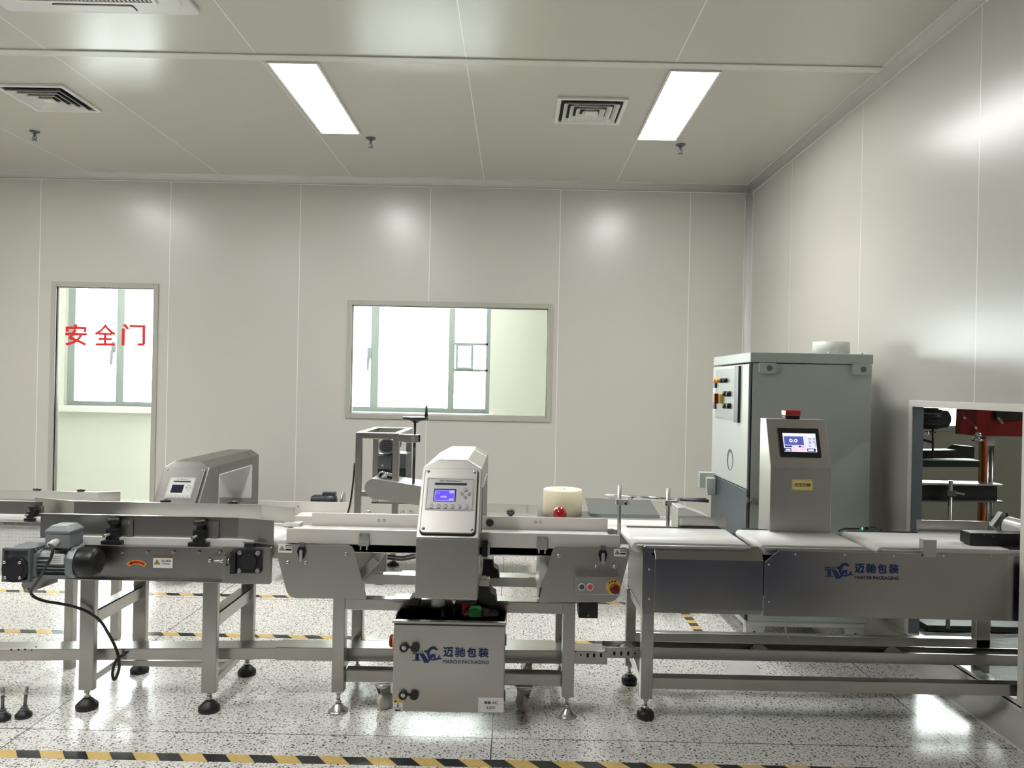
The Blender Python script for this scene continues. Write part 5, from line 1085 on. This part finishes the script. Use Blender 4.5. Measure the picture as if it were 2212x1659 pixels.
# ------------------------------------------------------------------ back line
def back_detector():
    yb, yt = 4.92, 5.15; t = thing('metal_detector', 'second metal detector with dark screen, standing in the back line in front of the door', 'metal detector', (-2.15, 5.5, 0))
    x0, x1 = X(343, 1030, 5.07), X(441.5, 1030, 5.07); zs, ztop = Z(400, 1010, yt), Z(410, 996.5, 5.17); yr = 6.15; zb = 0.40
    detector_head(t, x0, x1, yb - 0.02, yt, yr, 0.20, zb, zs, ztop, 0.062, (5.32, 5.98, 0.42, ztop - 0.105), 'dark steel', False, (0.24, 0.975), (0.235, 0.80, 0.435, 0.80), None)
    MB('upright steel').box(x0 + 0.03, x1 - 0.03, 5.0, 5.06, 0, 0.20).build('leg', t); MB('upright steel').box(x0 + 0.03, x1 - 0.03, 5.95, 6.01, 0, 0.20).build('leg', t)
back_detector()
def back_conveyor():
    y0, y1 = 5.05, 5.62; xa, xb = X(600, 1120, y0), X(1180, 1120, y0); zn = Z(656, 1115, y0); t = thing('belt_conveyor', 'back-line belt conveyor with cream side rails, behind the central metal detector', 'conveyor', (-0.6, 5.3, 0))
    zbelt = zn - 0.068
    MB('rail white').box(xa, xb, y0, y0 + 0.014, zbelt - 0.02, zn).build('side_rail', t, 0.002)
    zf0, zf1 = Z(697, 1104, y1), Z(697, 1084.5, y1); m = MB('rail white').box(X(560, 1094, y1), X(756, 1094, y1), y1, y1 + 0.014, zbelt - 0.02, zf1).m('gear grey'); c = at(644, 1094, y1); m.disc(front(y1), c.x, c.z, 0.006, 0, 0.002, 14).build('side_rail', t, 0.002)
    MB('belt white').box(xa, xb, y0 + 0.02, y1 - 0.005, zbelt - 0.035, zbelt).build('belt', t, 0.01)
    MB('upright steel').box(xa, xb, y0 + 0.01, y0 + 0.05, zbelt - 0.10, zbelt - 0.04).build('frame_beam', t); MB('upright steel').box(xa, xb, y1 - 0.05, y1 - 0.01, zbelt - 0.10, zbelt - 0.04).build('frame_beam', t)
    for x in (xa + 0.1, X(856, 1210, 5.74), X(985, 1200, 5.3)):
        for y in (y0 + 0.01, y1 - 0.05): leg_with_foot(t, x - 0.02, x + 0.02, y, y + 0.04, 0.075, zbelt - 0.04, 'cone', 0.045, 0.03)
    z0, z1 = Z(1100, 1108, 5.64), Z(1100, 1090, 5.64); m = MB('stainless steel'); c_rail(m, [(X(1040, 1100, 5.64), 5.64), (X(1137, 1100, 5.64), 5.64), (X(1178, 1102, 5.56), 5.56)], z0, z1, 0.012, 1); m.build('guide_rail', t)
    c = at(1103, 1110, 5.6); MB('black plastic').lathe((c.x, 5.6, zbelt), (c.x, 5.6, 9), [(0, 0.015), (c.z - zbelt - 0.01, 0.015), (c.z - zbelt, 0.03), (c.z - zbelt + 0.015, 0.028), (c.z - zbelt + 0.02, 0)], 16).build('rail_clamp', t)
    # motor behind its left end
    ym = 5.74; a0, a1 = at(672, 1081, ym), at(727, 1081, ym); r = 0.045
    mo = MB('dark motor blue').lathe(a0, a1, [(0, 0.02), (0.005, r * .8), (0.03, r), (0.08, r), (0.085, r * 1.1), (a1.x - a0.x - .02, r * 1.1), (a1.x - a0.x, r * .7)], 24).pb(696, 1064, 723, 1076, ym - 0.03, 0.06).build('drive_motor', t, 0.003)
    c = at(738, 1079, ym); MB('galvanised steel').cyl((c.x, ym, c.z), (c.x + 0.018, ym, c.z), 0.056, 32).build('drive_wheel', mo)
    MB('upright steel').box(a0.x, c.x, ym - 0.04, ym + 0.04, a0.z - 0.08, a0.z - 0.04).box(a0.x + 0.02, a0.x + 0.06, ym - 0.02, ym + 0.02, 0, a0.z - 0.08).box(c.x - 0.06, c.x - 0.02, ym - 0.02, ym + 0.02, 0, a0.z - 0.08).build('motor_stand', mo)
    MB('frame paint').box(X(845, 1188, 5.3), X(1200, 1195, 5.3), 5.34, 5.42, 0.158, 0.208).build('cable_channel', t, 0.001)
    MB('black rubber').tube([at(838, 1200, 5.1), at(870, 1203, 5.0), at(900, 1196, 5.0)], 0.008).tube([at(838, 1206, 5.1), at(868, 1209, 5.0), at(900, 1203, 5.0)], 0.008).build('hanging_cable', t)
    return zbelt
ZB = back_conveyor()
def press():
    y0, y1 = 5.0, 5.66; t = thing('press_frame', 'square-tube steel frame with crank handwheel and dark motor, under the wall window', 'press machine', (-1.0, 5.3, 0)); z1 = Z(814, 935, y0); zb = Z(814, 1107, y0); w_ = 0.041
    xl, xr = X(773, 1020, y0), X(854, 1020, y0); xl2, xr2 = X(810, 1000, y1), X(883, 1000, y1); xl2, xr2 = xl - 0.0, xr + 0.0
    for x in (xl, xr):
        for y in (y0, y1 - w_): MB('upright steel').box(x - w_ / 2, x + w_ / 2, y, y + w_, ZB + 0.082, z1).build('leg', t, 0.003)
    for y in (y0, y1 - w_): MB('stainless steel').box(xl + w_ / 2, xr - w_ / 2, y, y + w_, z1 - w_, z1).build('top_beam', t, 0.003)
    for x in (xl, xr): MB('stainless steel').box(x - w_ / 2, x + w_ / 2, y0 + w_, y1 - w_, z1 - w_, z1).build('top_beam', t, 0.003)
    c = at(788, 1067, y0 + 0.01); MB('stainless steel').box(xl + w_ / 2, xl + 0.14, y0 + 0.005, y0 + 0.035, c.z - 0.018, c.z + 0.018).build('cross_beam', t, 0.002)
    MB('black paint').box(xl - 0.02, xr + 0.16, y1 - 0.05, y1 + 0.02, ZB + 0.075, ZB + 0.082).build('base_plate', t); MB('black paint').box(xl - 0.02, xr + 0.16, y0 - 0.01, y0 + 0.05, ZB + 0.075, ZB + 0.082).m('zinc bolt').cyl(at(797, 1107, y0), at(797, 1103, y0), 0.015, 6).cyl(at(869, 1107, y0), at(869, 1103, y0), 0.015, 6).cyl(at(889, 1107, y0), at(889, 1103, y0), 0.015, 6).build('base_plate', t)
    # motor and gearbox inside
    ym = 5.42; c = at(836, 964, 5.28); mo = MB('dark motor blue').cyl((c.x, 5.28, c.z), (c.x, 5.60, c.z), 0.056, 28).box(c.x - 0.07, c.x + 0.13, 5.32, 5.58, c.z - 0.22, c.z - 0.06).build('drive_motor', t, 0.003)
    m = MB('gear grey').ring(front(5.28), c.x, c.z, 0.046, 0.058, -0.02, 0.006, 28)
    for i in range(-3, 4):
        L = math.sqrt(max(0, .046 ** 2 - (i * .0135) ** 2)); m.box(c.x + i * .0135 - .002, c.x + i * .0135 + .002, 5.275, 5.28, c.z - L, c.z + L).box(c.x - L, c.x + L, 5.275, 5.28, c.z + i * .0135 - .002, c.z + i * .0135 + .002)
    m.build('fan_guard', mo)
    MB('gear grey').pb(816, 984, 845, 1013, 5.29, 0.05).pb(862, 980, 876, 1012, 5.31, 0.05).m('zinc bolt').pb(824, 1004, 828, 1008, 5.28, 0.02).build('gearbox', mo, 0.003)
    # pulley cover
    c = at(826, 1028, 5.06); pu = MB('chrome').ring(front(5.06), c.x, c.z, 0.020, 0.032, -0.02, 0, 24).tube([at(826, 1030, 5.05), at(836, 1024, 5.04), at(846, 1026, 5.05)], 0.012).m('black rubber').disc(front(5.07), c.x + 0.02, c.z - 0.004, 0.05, -0.03, -0.01, 24).build('pulley', t)
    # pressing belt arm
    yp = 4.955; pts = [(798, 1036), (803, 1034), (850, 1041), (906, 1050), (915, 1052), (915, 1094), (900, 1091), (850, 1084), (804, 1077), (796, 1073), (789, 1063), (787, 1053), (790, 1043)]
    P2 = [(at(a_, b_, yp).x, at(a_, b_, yp).z) for a_, b_ in pts]
    MB('satin steel').poly(front(yp), P2, 0, -0.004).build('arm_plate', t, 0.001); MB('satin steel').poly(front(yp), P2, -0.30, -0.304).build('arm_plate', t, 0.001)
    MB('galvanised steel').poly(front(yp), [(a_ + (0.006 if i > 4 else 0), b_) for i, (a_, b_) in enumerate([P2[1], P2[2], P2[3], P2[4], (P2[4][0], P2[4][1] - .012), (P2[2][0], P2[2][1] - .02), (P2[1][0], P2[1][1] - .012)])], -0.01, -0.29).build('press_belt', t)
    # screw and handwheel
    s0, s1 = at(893, 1045, 5.0), at(897, 903, 5.0); MB('black paint').cyl(s0, s1, 0.0075, 14).cyl(s0, s0.lerp(s1, 0.62), 0.0095, 14).build('lifting_screw', t)
    c = at(898, 901, 5.0); hw = MB('black plastic').lathe((c.x, 5.0, c.z - 0.040), (c.x, 5.0, 9), [(0, 0.013), (0.008, 0.020), (0.022, 0.056), (0.026, 0.086), (0.036, 0.088), (0.042, 0.084), (0.040, 0.07), (0.036, 0.0)], 36).build('handwheel', t)
    MB('black plastic').lathe((c.x + 0.070, 5.0, c.z), (c.x + 0.070, 5.0, 9), [(0, 0.009), (0.012, 0.012), (0.03, 0.009), (0.078, 0.0075), (0.080, 0)], 16).build('crank_handle', hw)
    MB('stainless steel').pb(860, 938, 872, 954, y0 - 0.01, 0.04).pb(872, 939, 904, 956, y0 - 0.02, 0.04).m('zinc bolt').disc(front(y0 - 0.02), X(893, 948, 4.98), Z(893, 948, 4.98), 0.014, 0, 0.004, 20).m('black plastic').pb(902, 939, 907, 955, y0 - 0.015, 0.03).build('screw_bracket', t, 0.002)
    MB('black rubber').tube([at(766, 1000, 5.02), at(763, 1040, 5.0), at(757, 1085, 4.98), at(751, 1110, 4.98), at(748, 1130, 4.98)], 0.006).build('power_cable', t)
press()
# label roll, grey table and small belt at the right of the back line
def labeller():
    z = Z(1215, 1112, 4.9); t = thing('label_unwinder', 'low grey table with tilted sheet plate that carries the cream roll', 'table', (0.7, 5.1, 0))
    A = [at(1160, 1113, 4.86), at(1275, 1115, 4.86), at(1262, 1096, 5.12), at(1170, 1094, 5.12)]; x0, x1 = A[0].x, A[1].x
    MB('sheet grey').box(x0, x1 + 0.02, 4.78, 5.06, z - 0.012, z).build('roll_plate', t, 0.002)
    B = [at(1274, 1109, 4.9), at(1425, 1115, 4.9), at(1405, 1079.5, 5.45), at(1264, 1075.5, 5.45)]
    m = MB('sheet grey'); dn = Vector((0, 0, -0.008)); m.add(B + [v + dn for v in B], [(0, 1, 2, 3), (7, 6, 5, 4), (0, 4, 5, 1), (1, 5, 6, 2), (2, 6, 7, 3), (3, 7, 4, 0)]); m.box(B[0].x, B[1].x, 4.892, 4.90, B[0].z - 0.025, B[0].z).build('sheet_plate', t, 0.001)
    for x, y, zz_ in ((x0 + 0.03, 4.82, z - 0.01), (B[0].x + 0.02, 4.93, B[0].z - 0.01), (B[1].x - 0.05, 4.93, B[1].z - 0.01), (B[2].x - 0.05, 5.40, B[2].z - 0.01), (x0 + 0.03, 5.02, z - 0.01)): MB('black paint').box(x - 0.012, x + 0.012, y - 0.012, y + 0.012, 0, zz_).build('leg', t)
    c = at(1215, 1112, 4.9); tag(MB('roll cream').lathe((c.x, 4.92, z), (c.x, 4.92, 9), [(0, 0.125), (0.002, 0.127), (0.163, 0.127), (0.166, 0.124), (0.166, 0.030), (0.02, 0.030)], 48).build('film_roll'), 'thick cream roll of film standing on the grey plate behind the red beacon', 'roll')
    MB('zinc bolt').cyl((c.x, 4.92, z), (c.x, 4.92, z + 0.172), 0.012, 12).m('galvanised steel').cyl((c.x, 4.92, z), (c.x, 4.92, z + 0.150), 0.029, 24).build('spindle', t)
labeller()
def small_belt():
    z = Z(1400, 1141, 4.6); t = thing('belt_conveyor', 'low white belt conveyor with chrome poles and guide rods, left of the grey cabinet', 'conveyor', (0.85, 4.75, 0)); x0, x1 = X(1306, 1135, 4.6), X(1490, 1138, 4.6)
    y1 = onz(1400, 1123, z).y
    MB('belt white').box(x0, x1, 4.55, y1, z - 0.03, z).build('belt', t, 0.008)
    MB('rail white').box(x0, x1, y1, y1 + 0.015, z - 0.05, z + 0.022).build('side_rail', t, 0.002)
    MB('upright steel').box(x0, x1, 4.54, 4.55, z - 0.09, z - 0.004).build('side_plate', t, 0.001)
    for y in (4.57, y1 - 0.07): MB('upright steel').box(0.815, 0.855, y, y + 0.04, 0, z - 0.03).build('leg', t)
    poles(t, z)
small_belt()

# ------------------------------------------------------------------ carton sealer seen through the opening
def sealer():
    Y = 4.25; t = thing('carton_sealer', 'red carton sealing machine with chrome columns in the next room, seen through the wall opening', 'sealing machine', (2.9, 4.3, 0))
    f = front(Y); S = lambda pts, y=Y: [(at(a_, b_, y).x, at(a_, b_, y).z) for a_, b_ in pts]
    MB('machine red').poly(f, S([(2078, 888), (2073, 938), (2108, 940), (2116, 932), (2110, 922), (2080, 893)]), 0, -0.006).poly(f, S([(2115, 880), (2208, 882), (2260, 883), (2260, 945), (2112, 942)]), -0.02, -0.22).build('head_frame', t, 0.002)
    MB('black paint').poly(f, S([(2152, 885), (2250, 886), (2250, 900), (2168, 908), (2152, 905)]), 0.0, -0.02).m('zinc bolt').bar(at(2155, 902, Y - 0.02), at(2166, 915, Y - 0.02), 0.01, 0.012).build('clamp_lever', t)
    m = MB('chrome')
    for px, py, r in ((2083, 903, .009), (2107, 925, .010)): c = at(px, py, Y - 0.01); m.lathe(c + Vector((0, .01, 0)), c + Vector((0, -1, 0)), [(0, r), (.012, r), (.018, r * .6), (.019, 0)], 16)
    c = at(2112, 944, Y - 0.03); m.lathe(c + Vector((0, 0, .03)), c + Vector((0, 0, -1)), [(0, .004), (.006, .02), (.02, .022), (.026, .012), (.034, .012), (.040, .03), (.052, .03), (.056, 0)], 20); m.build('star_knob', t)
    c0, c1 = at(2133, 945, Y + 0.08), at(2143, 945, Y + 0.08)
    MB('roller grey').pb(2128, 940, 2149, 963, Y + 0.05, 0.07).build('collar', t, 0.003)
    for c in (c0, c1): MB('chrome').cyl((c.x, Y + 0.08, 0.05), (c.x, Y + 0.08, c.z + 0.05), 0.0115, 20).build('column', t)
    x0, x1, _, _ = R(2119, 950, 2125, 960, Y + 0.06); MB('brass').box(x0, x1, Y + 0.06, Y + 0.08, 0.05, c0.z).build('brass_strip', t)
    c = at(2127, 955, Y + 0.05); MB('cord orange').tube([(c.x, Y + 0.05, c.z + 0.03), (c.x + 0.004, Y + 0.05, 1.0), (c.x + 0.002, Y + 0.05, 0.7), (c.x, Y + 0.05, 0.4)], 0.008).build('orange_hose', t)
    MB('black paint').box(2.35, 3.1, Y - 0.02, Y + 0.45, 0.018, 0.05).build('base_plate', t, 0.004)
    # motor, arm, bars
    a0, a1 = at(1975, 903, Y), at(2047, 905, Y); mo = MB('black paint').lathe(a0, a1, [(0, .05), (.10, .055), (a1.x - a0.x - .045, .055), (a1.x - a0.x - .045, .05), (a1.x - a0.x - .01, .05), (a1.x - a0.x, .038)], 28)
    for i in range(14): d = Vector((0, math.cos(i * .449), math.sin(i * .449))); mo.bar(a0 + d * .056 + Vector((.02, 0, 0)), a0 + d * .056 + Vector((a1.x - a0.x - .06, 0, 0)), .004, .010, d)
    mo.pb(1985, 884, 2018, 893, Y - 0.03, 0.06).build('drive_motor', t)
    MB('black paint').cyl(at(2015, 925, Y - 0.03), at(2015, 990, Y - 0.03), 0.006, 12).bar(at(2008, 932, Y - .03), at(2021, 934, Y - .03), .01, .008).m('chrome').lathe(at(1996, 937, Y - .03), at(2020, 937, Y - .03), [(0, .012), (.02, .014), (.035, .008), (.04, 0)], 14).m('black paint').bar(at(1994, 950, Y - .03), at(2011, 955, Y - .03), .014, .014).build('depth_gauge', t)
    MB('black paint').poly(f, S([(1975, 973), (2066, 972), (2079, 963), (2106, 965), (2105, 990), (1975, 991)]), 0, -0.10).build('belt_arm', t, 0.003)
    MB('green bar').poly(f, S([(1975, 993), (2112, 996), (2112, 1008), (1975, 1008)]), 0.02, -0.14).m('aluminium').poly(f, S([(1975, 991), (2112, 994), (2112, 996), (1975, 993)]), 0.02, -0.14).build('guide_bar', t)
    m = MB('black paint').poly(f, S([(1975, 1046), (2154, 1048), (2154, 1081), (1975, 1080)]), 0.0, -0.06).m('aluminium').poly(f, S([(1975, 1041), (2160, 1045), (2160, 1048), (1975, 1046)]), 0.03, -0.10).m('gear grey').poly(f, S([(1975, 1079), (2160, 1081), (2160, 1084), (1975, 1082)]), 0.03, -0.10); m.build('side_belt_beam', t)
    c = at(2054, 1038, Y - 0.06); MB('zinc bolt').cyl((c.x, Y - 0.06, 0.05), (c.x, Y - 0.06, c.z), 0.011, 16).m('gear grey').pb(2047, 1060, 2067, 1072, Y - 0.075, 0.03).m('zinc bolt').bar(at(2064, 1064, Y - .07), at(2084, 1068, Y - .10), .012, .010).build('support_pole', t)
    for x in (2.355, 3.1): MB('machine red').box(x, x + 0.04, Y + 0.2, Y + 0.24, 0.05, at(2150, 942, Y).z).build('leg', t, 0.003)
sealer()
n = 22; m = MB('wrinkled sheet'); rn = random.Random(9); x0, x1, y0, y1 = 2.26, 5.2, 3.15, 6.2
m.add([(x0 + (x1 - x0) * i / n, y0 + (y1 - y0) * j / n, 0.004 + 0.012 * rn.random()) for j in range(n + 1) for i in range(n + 1)], [(j * (n + 1) + i, j * (n + 1) + i + 1, (j + 1) * (n + 1) + i + 1, (j + 1) * (n + 1) + i) for j in range(n) for i in range(n)], True)
tag(m.build('plastic_sheet'), 'wrinkled pale plastic sheet covering the floor of the next room beyond the opening', 'plastic sheet')
